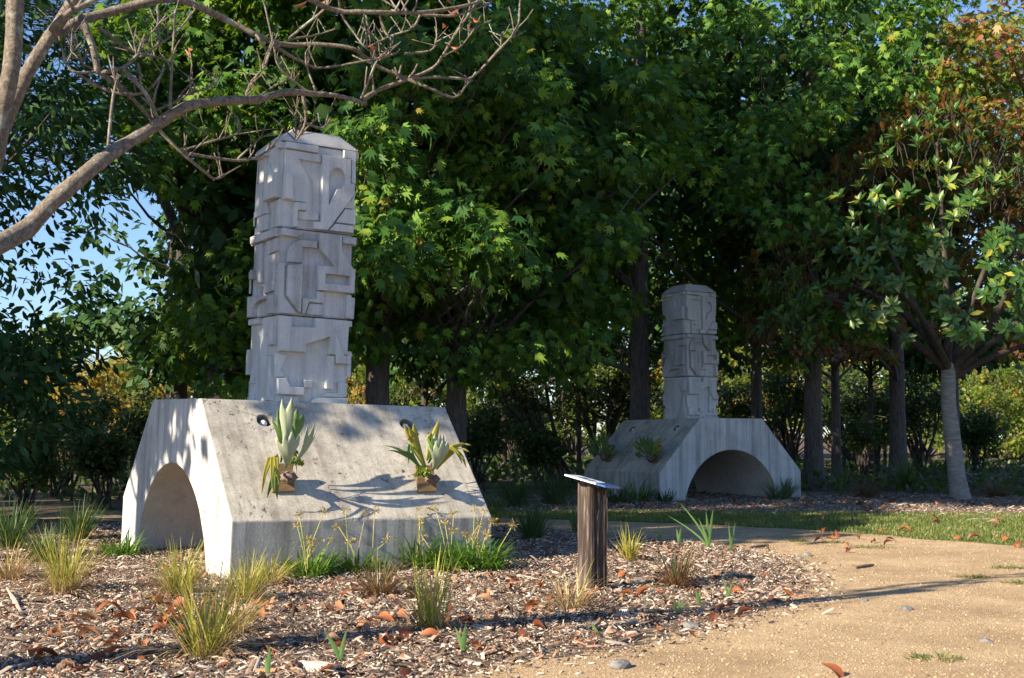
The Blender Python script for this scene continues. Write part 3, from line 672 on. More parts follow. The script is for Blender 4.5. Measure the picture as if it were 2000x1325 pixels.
# ------------------------------------------------------------------ grasses
def blade_arrays(n, rad, l0, l1, el0, el1, b0, b1, w, seg=5, fold=0.0, az=None, spread=PI):
    """n curved tapering blades growing out of a clump at the origin"""
    a = RNG.uniform(-spread, spread, n) + (az or 0.0)
    L = RNG.uniform(l0, l1, n); th0 = np.radians(RNG.uniform(el0, el1, n)); bend = np.radians(RNG.uniform(b0, b1, n))
    rr = rad * np.sqrt(RNG.uniform(0, 1, n)); ba = a + RNG.normal(0, 0.7, n)
    bx, by = rr * np.cos(ba), rr * np.sin(ba)
    side = np.stack([-np.sin(a), np.cos(a)], 1); tw = RNG.normal(0, 0.5, n)
    x = np.zeros(n); z = np.zeros(n); V = np.zeros((n, seg + 1, 2, 3)); drift = RNG.normal(0, 0.12, n)
    for i in range(seg + 1):
        t = i / seg
        ww = w * RNG.uniform(0.75, 1.2, n) * (1.0 if i == 0 else 1) * (1 - t ** 2.2) * (0.75 + 0.5 * min(1, t * 3)) * 0.5 + 0.0006
        cxs = bx + x * np.cos(a) - drift * x * np.sin(a); cys = by + x * np.sin(a) + drift * x * np.cos(a)
        sx_, sy_ = side[:, 0] * np.cos(tw) + np.cos(a) * np.sin(tw) * .6, side[:, 1] * np.cos(tw) + np.sin(a) * np.sin(tw) * .6
        V[:, i, 0] = np.stack([cxs - sx_ * ww, cys - sy_ * ww, z], 1); V[:, i, 1] = np.stack([cxs + sx_ * ww, cys + sy_ * ww, z + fold * ww], 1)
        th = th0 - bend * ((i + .5) / seg) ** 1.4
        x = x + np.cos(th) * L / seg; z = np.maximum(z + np.sin(th) * L / seg, 0.004 if i else 0)
    F = []
    for i in range(seg): F.append((2 * i, 2 * i + 1, 2 * i + 3, 2 * i + 2))
    F = np.array(F)[None] + (np.arange(n) * 2 * (seg + 1))[:, None, None]
    return V.reshape(-1, 3), F.reshape(-1, 4)
def blades(name, mat, parent, *a, **k):
    V, F = blade_arrays(*a, **k); o = link(name, mesh_np(name, V, F, [mat], True), parent); o['kind'] = 'stuff'; return o
def on_bed(p): return (p.x, p.y, bh(p.x, p.y) - 0.006)
# tussocks: photograph pixel of the foot, height in metres, kind, label
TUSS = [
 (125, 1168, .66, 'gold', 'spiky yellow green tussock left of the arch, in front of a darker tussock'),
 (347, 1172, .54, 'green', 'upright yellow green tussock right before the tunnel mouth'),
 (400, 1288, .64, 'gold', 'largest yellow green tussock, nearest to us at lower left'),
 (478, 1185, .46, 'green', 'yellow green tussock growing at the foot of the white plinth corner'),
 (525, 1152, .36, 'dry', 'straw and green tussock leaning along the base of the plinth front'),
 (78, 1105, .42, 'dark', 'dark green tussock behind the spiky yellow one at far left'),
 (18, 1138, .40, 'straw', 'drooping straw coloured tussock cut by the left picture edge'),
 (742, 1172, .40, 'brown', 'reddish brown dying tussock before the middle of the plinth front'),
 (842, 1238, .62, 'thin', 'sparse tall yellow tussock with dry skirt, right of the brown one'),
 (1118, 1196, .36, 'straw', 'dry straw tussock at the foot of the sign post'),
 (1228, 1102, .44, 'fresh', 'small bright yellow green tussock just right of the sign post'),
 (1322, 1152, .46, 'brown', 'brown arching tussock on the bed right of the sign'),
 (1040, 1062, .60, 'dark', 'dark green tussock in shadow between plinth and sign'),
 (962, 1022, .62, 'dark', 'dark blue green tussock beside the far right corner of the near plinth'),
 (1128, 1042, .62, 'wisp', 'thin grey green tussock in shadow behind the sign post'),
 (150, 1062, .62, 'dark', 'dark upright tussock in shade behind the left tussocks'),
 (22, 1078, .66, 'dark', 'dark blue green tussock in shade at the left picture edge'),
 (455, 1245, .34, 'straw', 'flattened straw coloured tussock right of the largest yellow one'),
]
def tussock(p, h, kind, label, grp='grass tussocks in the beds'):
    t = thing('grass_tussock', label, 'tussock', on_bed(p), 0, grp)
    if kind in ('gold', 'green'):
        blades('green_blades', M_BLADE, t, 150, .085, h * .5, h * 1.1, 52, 90, 0, 45, .0065)
        blades('dry_blades', M_DRY, t, 220, .11, h * .4, h * 1.0, 10, 66, 20, 100, .0055)
    elif kind == 'fresh':
        blades('green_blades', M_BLADE, t, 70, .06, h * .5, h * 1.05, 50, 90, 0, 35, .012)
        blades('dry_blades', M_DRY, t, 60, .08, h * .3, h * .9, 5, 45, 10, 60, .006)
    elif kind == 'thin':
        blades('green_blades', M_BLADE, t, 75, .09, h * .6, h * 1.08, 66, 90, 0, 30, .0075)
        blades('dry_blades', M_DRY, t, 150, .12, h * .3, h * .75, 12, 70, 20, 95, .006)
    elif kind == 'dry':
        blades('green_blades', M_BLADE, t, 60, .10, h * .6, h * 1.2, 45, 85, 0, 60, .008)
        blades('dry_blades', M_DRY, t, 150, .12, h * .5, h * 1.3, 15, 70, 20, 90, .007)
    elif kind == 'straw':
        blades('dry_blades', M_DRY, t, 260, .10, h * .5, h * 1.35, 15, 80, 20, 110, .0065)
        blades('green_blades', M_BLADE, t, 12, .06, h * .8, h * 1.4, 50, 85, 10, 50, .007)
    elif kind == 'brown':
        blades('dry_blades', M_BROWN, t, 260, .10, h * .5, h * 1.15, 22, 85, 20, 100, .0065)
        blades('green_blades', M_BLADE_DARK, t, 25, .07, h * .7, h * 1.2, 60, 90, 0, 40, .007)
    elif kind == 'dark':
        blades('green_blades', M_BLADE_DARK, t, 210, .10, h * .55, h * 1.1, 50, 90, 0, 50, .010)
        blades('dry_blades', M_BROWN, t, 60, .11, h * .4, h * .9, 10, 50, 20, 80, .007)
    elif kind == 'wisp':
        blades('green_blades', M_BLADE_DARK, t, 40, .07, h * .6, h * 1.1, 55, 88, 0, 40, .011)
    return t
for px, py, h, kind, lab in TUSS: tussock(gp(px, py), h, kind, lab)
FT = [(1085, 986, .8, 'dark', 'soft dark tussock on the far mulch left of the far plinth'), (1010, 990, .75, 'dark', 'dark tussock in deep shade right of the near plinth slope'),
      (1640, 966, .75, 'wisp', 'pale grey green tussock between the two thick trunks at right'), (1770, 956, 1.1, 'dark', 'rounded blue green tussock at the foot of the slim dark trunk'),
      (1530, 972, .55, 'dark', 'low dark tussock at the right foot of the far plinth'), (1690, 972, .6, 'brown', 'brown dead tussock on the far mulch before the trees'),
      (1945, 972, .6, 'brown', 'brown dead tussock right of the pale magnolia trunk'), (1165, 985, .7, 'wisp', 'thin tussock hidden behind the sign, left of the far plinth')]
for px, py, h, kind, lab in FT:
    o = tussock(gp(px, py), h, kind, lab); o.scale = (1.4, 1.4, 1.0)

# agapanthus clumps with spent flower heads
def star_burst(n, l0, l1, w):
    d = RNG.normal(0, 1, (n, 3)); d[:, 2] = d[:, 2] * .7 + .25; d /= np.linalg.norm(d, axis=1, keepdims=True)
    L = RNG.uniform(l0, l1, n)
    V, F = scatter([(-.5, 0, 0), (.5, 0, 0), (.25, 1, 0), (-.25, 1, 0), (-1.2, 1.0, .3), (0, 1.55, 0), (1.2, 1.0, -.3), (0, .9, .6)], [(0, 1, 2, 3), (4, 7, 6, 5)], np.zeros((n, 3)), rot_from(d, RNG.normal(0, 1, (n, 3))), np.column_stack([np.full(n, w), L, np.full(n, w)]))
    return V, F
HEADS = [mesh_np('seed_head', *star_burst(34, .035, .062, .005), [M_SEED]) for _ in range(4)]
AGA = [(602, 1137, .30, 8, 'bright green strap leaf clump at the left of the plinth front'), (700, 1128, .24, 6, 'thin strap leaf clump behind the brown tussock'),
       (815, 1118, .32, 8, 'green strap leaf clump with seed heads behind the sparse yellow tussock'), (880, 1122, .32, 6, 'dense green strap leaf clump near the right end of the plinth front'),
       (938, 1122, .34, 10, 'green strap leaf clump at the far right corner of the near plinth')]
for px, py, h, ns, lab in AGA:
    p = gp(px, py); t = thing('agapanthus', lab, 'plant', on_bed(p), 0, 'agapanthus along the plinth front')
    blades('strap_leaves', M_AGA, t, 150, .20, h * .85, h * 1.5, 34, 85, 35, 120, .022, seg=6)
    for k in range(ns):
        a = random.uniform(0, 2 * PI); r0 = random.uniform(0, .16); b = Vector((r0 * math.cos(a), r0 * math.sin(a), 0)); hh = random.uniform(.32, .66) if k else .62
        lean = Vector((random.gauss(0, .14), random.gauss(0, .06) - .03, 0)); top = b + lean + Vector((0, 0, hh))
        tb = Tubes(); tb.add([b, b + lean * .35 + Vector((0, 0, hh * .5)), top], [.0055, .005, .0042], 5); st = tb.build('flower_stalk', M_STALK, t)
        o = link('seed_head', random.choice(HEADS), st, top); s = random.uniform(.55, .95); o.scale = (s, s, s); o.rotation_euler = (random.uniform(-.4, .4), random.uniform(-.4, .4), random.uniform(0, 6))
for px, py, h, lab, mt in ((232, 1092, .30, 'green strap leaf clump against the left foot of the near plinth', M_AGA), (1248, 980, .50, 'yellow green strap leaf clump before the far plinth corner', M_AGA), (1205, 982, .42, 'strap leaf clump between sign and far plinth', M_BLADE_DARK), (1520, 976, .45, 'dark strap leaf clump at the right leg of the far arch', M_BLADE_DARK), (1300, 980, .3, 'low green clump at the left leg of the far arch', M_BLADE_DARK)):
    t = thing('strap_plant', lab, 'plant', on_bed(gp(px, py)), 0, 'strap leaved clumps round the plinths'); blades('strap_leaves', mt, t, 90, .18, h * .8, h * 1.5, 30, 85, 30, 100, .02, seg=6)

# single sprouts
def sprout(px, py, leaves, label):
    p = gp(px, py); t = thing('sprout', label, 'sprout', on_bed(p), 0, 'bulb sprouts in the mulch'); s = p.y / FPX
    for dx, dy, w in leaves:
        x, z = dx * s, dy * s; n = 7; V = []; dep = random.uniform(-.05, .05)
        for i in range(n):
            u = i / (n - 1); c = Vector((x * (u ** 1.35), dep * u, z * (u ** .9))); ww = w * (1 - u ** 2.5) * .5 * (0.7 + .5 * math.sin(min(1, u * 1.6) * PI / 2)) + .0008
            V += [c - Vector((ww, .3 * ww, 0)), c + Vector((0, -.25 * ww, 0)), c + Vector((ww, .3 * ww, 0))]
        F = [f for i in range(n - 1) for f in ((3 * i, 3 * i + 1, 3 * i + 4, 3 * i + 3), (3 * i + 1, 3 * i + 2, 3 * i + 5, 3 * i + 4))]
        link('sprout_leaf', mesh_np('sprout_leaf', [tuple(v) for v in V], F, [M_IRIS], True), t)
SPR = [(1385, 1078, [(-80, 66, .035), (-58, 92, .032), (-22, 62, .03), (-5, 75, .035), (8, 82, .035), (-14, 40, .03)], 'tall five leaved bulb sprout at the shadow edge right of the sign'),
       (1428, 1084, [(-6, 58, .025), (9, 58, .025), (2, 34, .025)], 'pair of upright sprout leaves right of the tall sprout'),
       (1422, 1172, [(-12, 44, .022), (14, 40, .022), (-4, 24, .02)], 'thin forked sprout beside fallen leaves near the bed edge'),
       (1320, 1205, [(-5, 38, .026), (20, 32, .026), (32, 30, .02)], 'small forked sprout in mulch below the brown tussock'),
       (1366, 1187, [(-8, 34, .034), (2, 30, .028)], 'single broad sprout leaf right of the small forked sprout'),
       (1168, 1246, [(-14, 26, .024), (16, 6, .024), (4, 12, .02)], 'low bent sprout in the mulch below the sign'),
       (905, 1280, [(-16, 50, .03), (4, 56, .032), (18, 18, .022)], 'green sprout below the sparse yellow tussock'),
       (665, 1302, [(-30, 62, .032), (12, 66, .024), (2, 40, .022)], 'dark green sprout alone in the lower middle mulch'),
       (523, 1330, [(-6, 40, .026), (1, 60, .024)], 'sprout cut off by the bottom picture edge'),
       (1288, 1062, [(-3, 34, .03), (6, 22, .03)], 'dark stub sprout in the shaded mulch, left of two'),
       (1326, 1066, [(-4, 30, .03), (5, 34, .03), (10, 14, .02)], 'dark stub sprout in the shaded mulch, right of two')]
for a in SPR: sprout(*a)
# tufts of grass on the gravel
for px, py, w, lab in ((1556, 1058, .13, 'dark grass tuft at the shadow edge on the path'), (1630, 1061, .16, 'flat grass tuft behind the reddish leaf on the path'), (1702, 1070, .22, 'flat green tuft in the middle of the sunlit path'), (1735, 1044, .16, 'dry tuft where lawn shadow meets path'),
                       (1965, 1110, .18, 'flat tuft below the long shadow at right'), (1898, 1128, .14, 'faint tuft on the gravel right of centre path'), (1990, 1140, .14, 'tuft at the right picture edge'), (1828, 1288, .16, 'green runner of grass on the near gravel at lower right')):
    t = thing('grass_tuft', lab, 'grass tuft', gp(px, py, .004), 0, 'grass tufts on the gravel'); blades('green_blades', M_LAWN, t, 150, w, .03, .08, 8, 70, 0, 60, .006, seg=3)
    t.scale = (1.2, .8, .8)

# ------------------------------------------------------------------ staghorn ferns on boards
def ribbon(path, widths, cup=0.25, side=None):
    """a leaf sheet along a path, with a cupped cross section"""
    P = [Vector(p) for p in path]; V = []; n = len(P)
    for i, p in enumerate(P):
        t = (P[min(i + 1, n - 1)] - P[max(i - 1, 0)]).normalized(); s = (side or Vector((1, 0, 0))); s = (s - t * s.dot(t)).normalized(); nn = t.cross(s); w = widths[i]
        V += [p - s * w + nn * (cup * w), p - s * (w * .5) + nn * (cup * .3 * w), p, p + s * (w * .5) + nn * (cup * .3 * w), p + s * w + nn * (cup * w)]
    F = [(5 * i + k, 5 * i + k + 1, 5 * i + k + 6, 5 * i + k + 5) for i in range(n - 1) for k in range(4)]
    return V, F
def frond(parent, s, base, tips, w0, w1, mat, fork=0.55, out=0.0, cup=0.25, mid=None, back=0.0):
    """base, tips given as (dx px, dy px up, metres out towards the viewer); a stalk widening into a blade that forks"""
    def W(q): return Vector((q[0] * s, -q[2], q[1] * s))
    cen = tuple(sum(t[k] for t in tips) / len(tips) for k in range(3)); b = W(base); c = W(cen)
    j = b.lerp(c, fork) + Vector((0, -out, 0)) if mid is None else W(mid)
    stem = [Vector(p) for p in smooth_path([b, b.lerp(j, .5) + Vector((0, -out * .4, 0)), j], 4)]
    n = len(stem); w1 *= 1.2; wd = [w0 + (w1 - w0) * (i / (n - 1)) ** 1.7 for i in range(n)]
    V, F = ribbon(stem, wd, cup)
    dirx = Vector((1, 0, 0)); sd = (stem[-1] - stem[-2]).normalized(); sdx = (dirx - sd * dirx.dot(sd)).normalized(); k = len(tips)
    for i, tp in enumerate(sorted(tips, key=lambda q: (W(q) - j).dot(sdx))):
        off = sdx * (w1 * (2 * (i + .5) / k - 1)); st = j - sd * (w1 * .25) + off * .75; e = W(tp); lw = w1 / k * 1.5
        pth = [Vector(p) for p in smooth_path([st, st.lerp(e, .5) + (j - b).normalized() * (e - st).length * .12, e], 4)]; m = len(pth)
        v2, f2 = ribbon(pth, [lw * (1 - .05 * q) * max(.12, (1 - (q / (m - 1)) ** 2.2)) for q in range(m)], cup * .8)
        F += [tuple(a + len(V) for a in f) for f in f2]; V += v2
    o = link('frond', mesh_np('frond', [tuple(v) for v in V], F, [mat], True), parent)
    sol = o.modifiers.new('solid', 'SOLIDIFY'); sol.thickness = 0.003; sol.offset = 0
    return o
def fan(parent, s, base, tip, half, mat, teeth=4, out=.12, cup=.16, roll=0.0, seed=0):
    """a broad wedge shaped frond whose far edge is cut into lobes; base and tip as for frond, half = half width in metres"""
    def W(q): return Vector((q[0] * s, -q[2], q[1] * s))
    b, e = W(base), W(tip); ax = e - b; L = ax.length; u = ax / L; sd = Vector((1, 0, 0)); sd = (sd - u * sd.dot(u)).normalized(); nn = u.cross(sd)
    sd = sd * math.cos(roll) + nn * math.sin(roll); nn = u.cross(sd); rr = random.Random(seed); NS, NT = 24, 9; V = []; ph = rr.uniform(0, 1); dep = [rr.uniform(.14, .36) for _ in range(teeth + 2)]
    for i in range(NT):
        for k in range(NS + 1):
            q = -1 + 2 * k / NS; c = (q + 1) / 2 * teeth + ph * .4; f = c - math.floor(c); tooth = abs(2 * f - 1) ** .8; end = 1 - dep[int(c) % len(dep)] * tooth - .16 * q * q
            t = i / (NT - 1) * end; w = half * (.09 + .91 * min(1, t / .78) ** 1.35); wav = .05 * half * math.sin(5 * q + 7 * t + seed)
            V.append(b + u * (t * L) + sd * (q * w) + nn * (-out * 4 * t * (1 - t) * .5 + cup * w * q * q * 2 + wav * t) - nn * (.10 * half * t ** 3 * (1 if q > 0 else .4)))
    F = [(i * (NS + 1) + k, i * (NS + 1) + k + 1, (i + 1) * (NS + 1) + k + 1, (i + 1) * (NS + 1) + k) for i in range(NT - 1) for k in range(NS)]
    o = link('frond', mesh_np('frond', [tuple(v) for v in V], F, [mat], True), parent); m_ = o.modifiers.new('solid', 'SOLIDIFY'); m_.thickness = .003; m_.offset = 0
    return o
def board_mesh(w, l):
    me = bpy.data.meshes.new('backing_board'); slab(me, -w / 2, w / 2, 0, l, 0.0, 0.035, M_BOARD); return me
def clump(name, n, rad, size, mat, parent, loc):
    d = RNG.normal(0, 1, (n, 3)); d /= np.linalg.norm(d, axis=1, keepdims=True); d[:, 2] = abs(d[:, 2]); d[:, 1] = -abs(d[:, 1])
    V, F = scatter([(0, 0, 0), (.5, .5, .1), (0, 1, 0), (-.5, .5, .1)], [(0, 1, 2, 3)], d * rad * RNG.uniform(.3, 1, (n, 1)), rot_from(d + RNG.normal(0, .4, (n, 3)), RNG.normal(0, 1, (n, 3))), RNG.uniform(.7, 1.3, n) * size)
    return link(name, mesh_np(name, V, F, [mat]), parent, loc)
def shield(parent, loc, rx, rz_):
    me = bpy.data.meshes.new('shield_frond'); bm = bmesh.new(); bmesh.ops.create_icosphere(bm, subdivisions=3, radius=1)
    for v in bm.verts:
        k = 1 + .16 * math.sin(9 * v.co.x + 4 * v.co.z) + .12 * math.sin(13 * v.co.z - 5 * v.co.x); v.co = Vector((v.co.x * rx * k, v.co.y * .075 * k, v.co.z * rz_ * k))
    for f in bm.faces: f.smooth = True
    bm.to_mesh(me); bm.free(); me.materials.append(M_SHIELD); o = link('shield_frond', me, parent, loc); return o
SLOPE_ANG = math.atan2(SLOPE_UP.z, SLOPE_UP.y)
def fern(M, l, z, label, yaw_local):
    """a fern thing standing on the slope of a plinth; its own axes: x right as seen, y away, z up"""
    p = M @ on_slope(l, z); t = thing('staghorn_fern', label, 'fern', p, yaw_local, 'staghorn ferns mounted on the plinths'); return t
def to_axis(M): a = M.to_3x3() @ Vector((1, 0, 0)); return math.atan2(a.y, a.x)
def slope_z(M, px, py):                        # where a pixel's ray meets the front slope of a plinth
    o = Vector((0, 0, CAM_Z)); Mi = M.inverted(); a = Mi @ o; d = (Mi.to_3x3() @ ray(px, py)); q = on_slope(0, HK); t = (q - a).dot(SLOPE_N) / d.dot(SLOPE_N); h = a + d * t; return h.x, h.z
def mount(t, w=.235, ln=.29, rz=0.0):
    b = link('backing_board', board_mesh(w, ln), t)
    yv = Vector((0, SLOPE_UP.y, SLOPE_UP.z)); nv = Vector((0, SLOPE_N.y, SLOPE_N.z)); xv = Vector((1, 0, 0))
    b.matrix_local = Matrix(((xv.x, yv.x, nv.x, 0), (xv.y, yv.y, nv.y, 0), (xv.z, yv.z, nv.z, 0), (0, 0, 0, 1))) @ Matrix.Rotation(rz, 4, 'Z') @ Matrix.Translation((0, 0, .002))
    return b
S1 = 1 / 194.0
l, z = slope_z(M1, 552, 962); t = fern(M1, l, z, 'tall pale staghorn fern on the left board of the sunlit slope', to_axis(M1)); mount(t)
fan(t, S1, (-2, 48, .10), (-10, 122, .24), .155, M_FROND_PALE, 4, seed=1)
fan(t, S1, (-6, 58, .02), (-12, 165, .02), .115, M_FROND, 3, seed=2, roll=.3)
fan(t, S1, (-2, 70, .05), (-2, 190, .11), .095, M_FROND_PALE, 2, seed=3, roll=-.2)
fan(t, S1, (6, 60, -.02), (24, 168, -.05), .150, M_FROND, 4, seed=4, roll=-.25)
fan(t, S1, (8, 50, .10), (50, 140, .20), .105, M_FROND_PALE, 3, seed=5, roll=.5)
frond(t, S1, (-16, 48, .08), [(-64, 0, .30), (-44, 2, .34), (-28, 14, .30)], .020, .050, M_FROND_YEL, .5, mid=(-40, 70, .25))
frond(t, S1, (-12, 42, .06), [(-46, -8, .20), (-24, -12, .18)], .016, .035, M_FROND, .5, mid=(-30, 34, .2))
frond(t, S1, (16, 45, .04), [(30, 60, .06), (20, 36, .10)], .005, .012, M_BROWN, .5, mid=(22, 82, .05))
shield(t, (.04, -.05, .15), .085, .055); clump('moss_tuft', 90, .07, .035, M_MOSS, t, (.08, -.10, .28))
l, z = slope_z(M1, 833, 962); t = fern(M1, l, z, 'spreading yellow green staghorn fern on the right board of the sunlit slope', to_axis(M1)); mount(t, .215)
fan(t, S1, (4, 46, .10), (6, 112, .26), .145, M_FROND_PALE, 4, seed=6)
fan(t, S1, (8, 56, .02), (32, 124, .02), .125, M_FROND_PALE, 4, seed=7, roll=.4)
fan(t, S1, (6, 60, -.02), (20, 122, -.04), .10, M_FROND, 3, seed=8)
frond(t, S1, (-10, 52, .06), [(-64, 142, .10), (-54, 134, .12), (-42, 142, .10)], .022, .060, M_FROND_YEL, .74)
frond(t, S1, (14, 48, .08), [(86, 98, .18), (80, 84, .20), (68, 52, .24), (58, 60, .24)], .018, .075, M_FROND_YEL, .5, mid=(46, 94, .16))
frond(t, S1, (-16, 45, .06), [(-108, 98, .12), (-104, 88, .14), (-74, 86, .14)], .012, .030, M_FROND, .5, mid=(-48, 76, .12))
frond(t, S1, (4, 66, -.04), [(38, 150, -.10), (16, 124, -.06)], .014, .055, M_FROND_YEL, .6)
frond(t, S1, (-8, 50, .04), [(-50, 60, .08), (-40, 70, .1)], .012, .030, M_FROND, .5, mid=(-44, 102, .06))
shield(t, (.04, -.05, .14), .08, .05); clump('moss_tuft', 200, .085, .04, M_MOSS, t, (-.11, -.08, .18))
S2 = 1 / 84.0
az2 = to_axis(M2)
for px, py, lab, mats, k in ((1187, 902, 'blue green staghorn fern on the left board of the shaded far plinth', (M_FROND, M_FROND, M_FROND), 1), (1278, 905, 'yellow tipped staghorn fern on the right board of the shaded far plinth', (M_FROND, M_FROND, M_FROND_YEL), 2)):
    l, z = slope_z(M2, px, py); t = fern(M2, l, z, lab, az2); mount(t, .24, .4)
    for q in range(11):
        a = math.radians(12 + 156 * q / 10 + random.uniform(-5, 5)); r = random.uniform(38, 62); tx, tz = math.cos(a) * r, math.sin(a) * r * .9 + 14
        frond(t, S2, (0, 8, .08), [(tx - 4, tz, .15), (tx + 5, tz - 3, .2)] if q % 2 else [(tx, tz, .18)], .012, .045, mats[2] if q in (1, 2, 9) else mats[0], .6, .06)
    shield(t, (0, -.10, .13), .11, .09)
t = thing('staghorn_fern', 'grey green staghorn fern peeking over the far right slope of the far plinth', 'fern', M2 @ Vector((.75, PT / 2 + .45, 1.25)), az2, 'staghorn ferns mounted on the plinths')
for q in range(9):
    a = math.radians(10 + 160 * q / 8); r = random.uniform(35, 58); frond(t, S2, (0, 0, 0), [(math.cos(a) * r - 4, math.sin(a) * r, .1), (math.cos(a) * r + 5, math.sin(a) * r - 4, .1)], .012, .045, M_FROND, .6, .05)
shield(t, (0, 0, -.05), .11, .1)
b = link('backing_board', board_mesh(.24, .4), t, (0, 0, -.2)); b.rotation_euler = (math.radians(-47), 0, 0)

# ------------------------------------------------------------------ leaves and trees
def star_leaf():
    V = [(0, .02, 0)]; lobes = [(-68, .78), (-33, .92), (0, 1.0), (33, .92), (68, .78)]
    pts = []
    for i, (a, r) in enumerate(lobes):
        a = math.radians(a); pts.append((math.sin(a) * r * .62, .12 + math.cos(a) * r * .88, -.08 * r))
        if i < 4:
            b = (math.radians(lobes[i][0]) + math.radians(lobes[i + 1][0])) / 2; pts.append((math.sin(b) * .26, .12 + math.cos(b) * .40, .0))
    pts = [(-.16, -.02, 0)] + pts + [(.16, -.02, 0)]
    V += pts; return np.array(V), np.array([(0, i + 1, i) for i in range(1, len(pts))])
ST_V, ST_F = star_leaf()
DI_V = np.array([(0, 0, 0), (.34, .45, -.03), (0, 1, -.12), (-.34, .45, -.03)]); DI_F = np.array([(0, 1, 2), (0, 2, 3)])
EL_V = np.array([(0, 0, 0), (.13, .22, .03), (.19, .58, .03), (0, 1, -.08), (-.19, .58, .03), (-.13, .22, .03), (0, .5, -.03)]); EL_F = np.array([(0, 1, 6), (1, 2, 6), (2, 3, 6), (3, 4, 6), (4, 5, 6), (5, 0, 6)])
CAMV = np.array([0, 0, CAM_Z])
def crown_points(clumps, per, rad, flat=0.6, shell=0.55):
    """leaf positions round the clump centres"""
    c = np.repeat(np.asarray(clumps, float), per, axis=0); d = RNG.normal(0, 1, c.shape); d /= np.linalg.norm(d, axis=1, keepdims=True)
    r = (shell + (1 - shell) * RNG.uniform(0, 1, len(c))) * RNG.uniform(.6, 1.15, len(c)) * rad; off = d * r[:, None]; off[:, 2] *= flat
    return c + off, d
def hang_rots(d, droop=0.9, jit=0.55):
    n = len(d); tip = d * np.array([.8, .8, .3]) + RNG.normal(0, jit, (n, 3)); tip[:, 2] -= droop
    nrm = d * .7 + RNG.normal(0, .45, (n, 3)); nrm[:, 2] += .55
    return rot_from(tip, nrm)
LEAF_ME = {}
def leaf_proto(kind, mat):
    k = (kind, mat.name)
    if k not in LEAF_ME:
        V, F = {'star': (ST_V, ST_F), 'diamond': (DI_V, DI_F), 'ellipse': (EL_V, EL_F)}[kind]; LEAF_ME[k] = mesh_np('leaf', V, F, [mat])
    return LEAF_ME[k]
def leaf_cloud(parent, kind, mat, P, R, sc, parts=0, name='crown'):
    """all leaves of a crown; the `parts` that show largest are objects of their own"""
    tv, tf = {'star': (ST_V, ST_F), 'diamond': (DI_V, DI_F), 'ellipse': (EL_V, EL_F)}[kind]
    loc = np.array(parent.location); W = P + loc
    k = np.zeros(len(P), bool)
    if parts:
        u = np.abs(W[:, 0]) / W[:, 1]; v = (W[:, 2] - CAM_Z) / W[:, 1]
        see = (u < .41) & (v < .345) & (W[:, 1] > 2); key = sc / np.linalg.norm(W - CAMV, axis=1) * (1 + .0 * u); key[~see] = -1
        k[np.argsort(-key)[:parts]] = True; k &= see
    V, F = scatter(tv, tf, P[~k], R[~k], sc[~k]); o = link(name, mesh_np(name, V, F, [mat]), parent); o['kind'] = 'stuff'
    if parts:
        me = leaf_proto(kind, mat)
        for p, r, s in zip(P[k], R[k], sc[k]):
            q = bpy.data.objects.new('leaf', me); COL.objects.link(q); q.parent = parent
            m = Matrix([[r[i][j] * s for j in range(3)] + [p[i]] for i in range(3)] + [[0, 0, 0, 1]]); q.matrix_local = m
    return o
def limb_path(a, b, sag=0.0, n=6, jit=0.06):
    a, b = Vector(a), Vector(b); L = (b - a).length; out = []
    for i in range(n):
        t = i / (n - 1); j = jit * L * math.sin(PI * t); out.append(a.lerp(b, t) + Vector((random.uniform(-1, 1) * j, random.uniform(-1, 1) * j, random.uniform(-1, 1) * j * .6 + sag * L * math.sin(PI * t))))
    return out
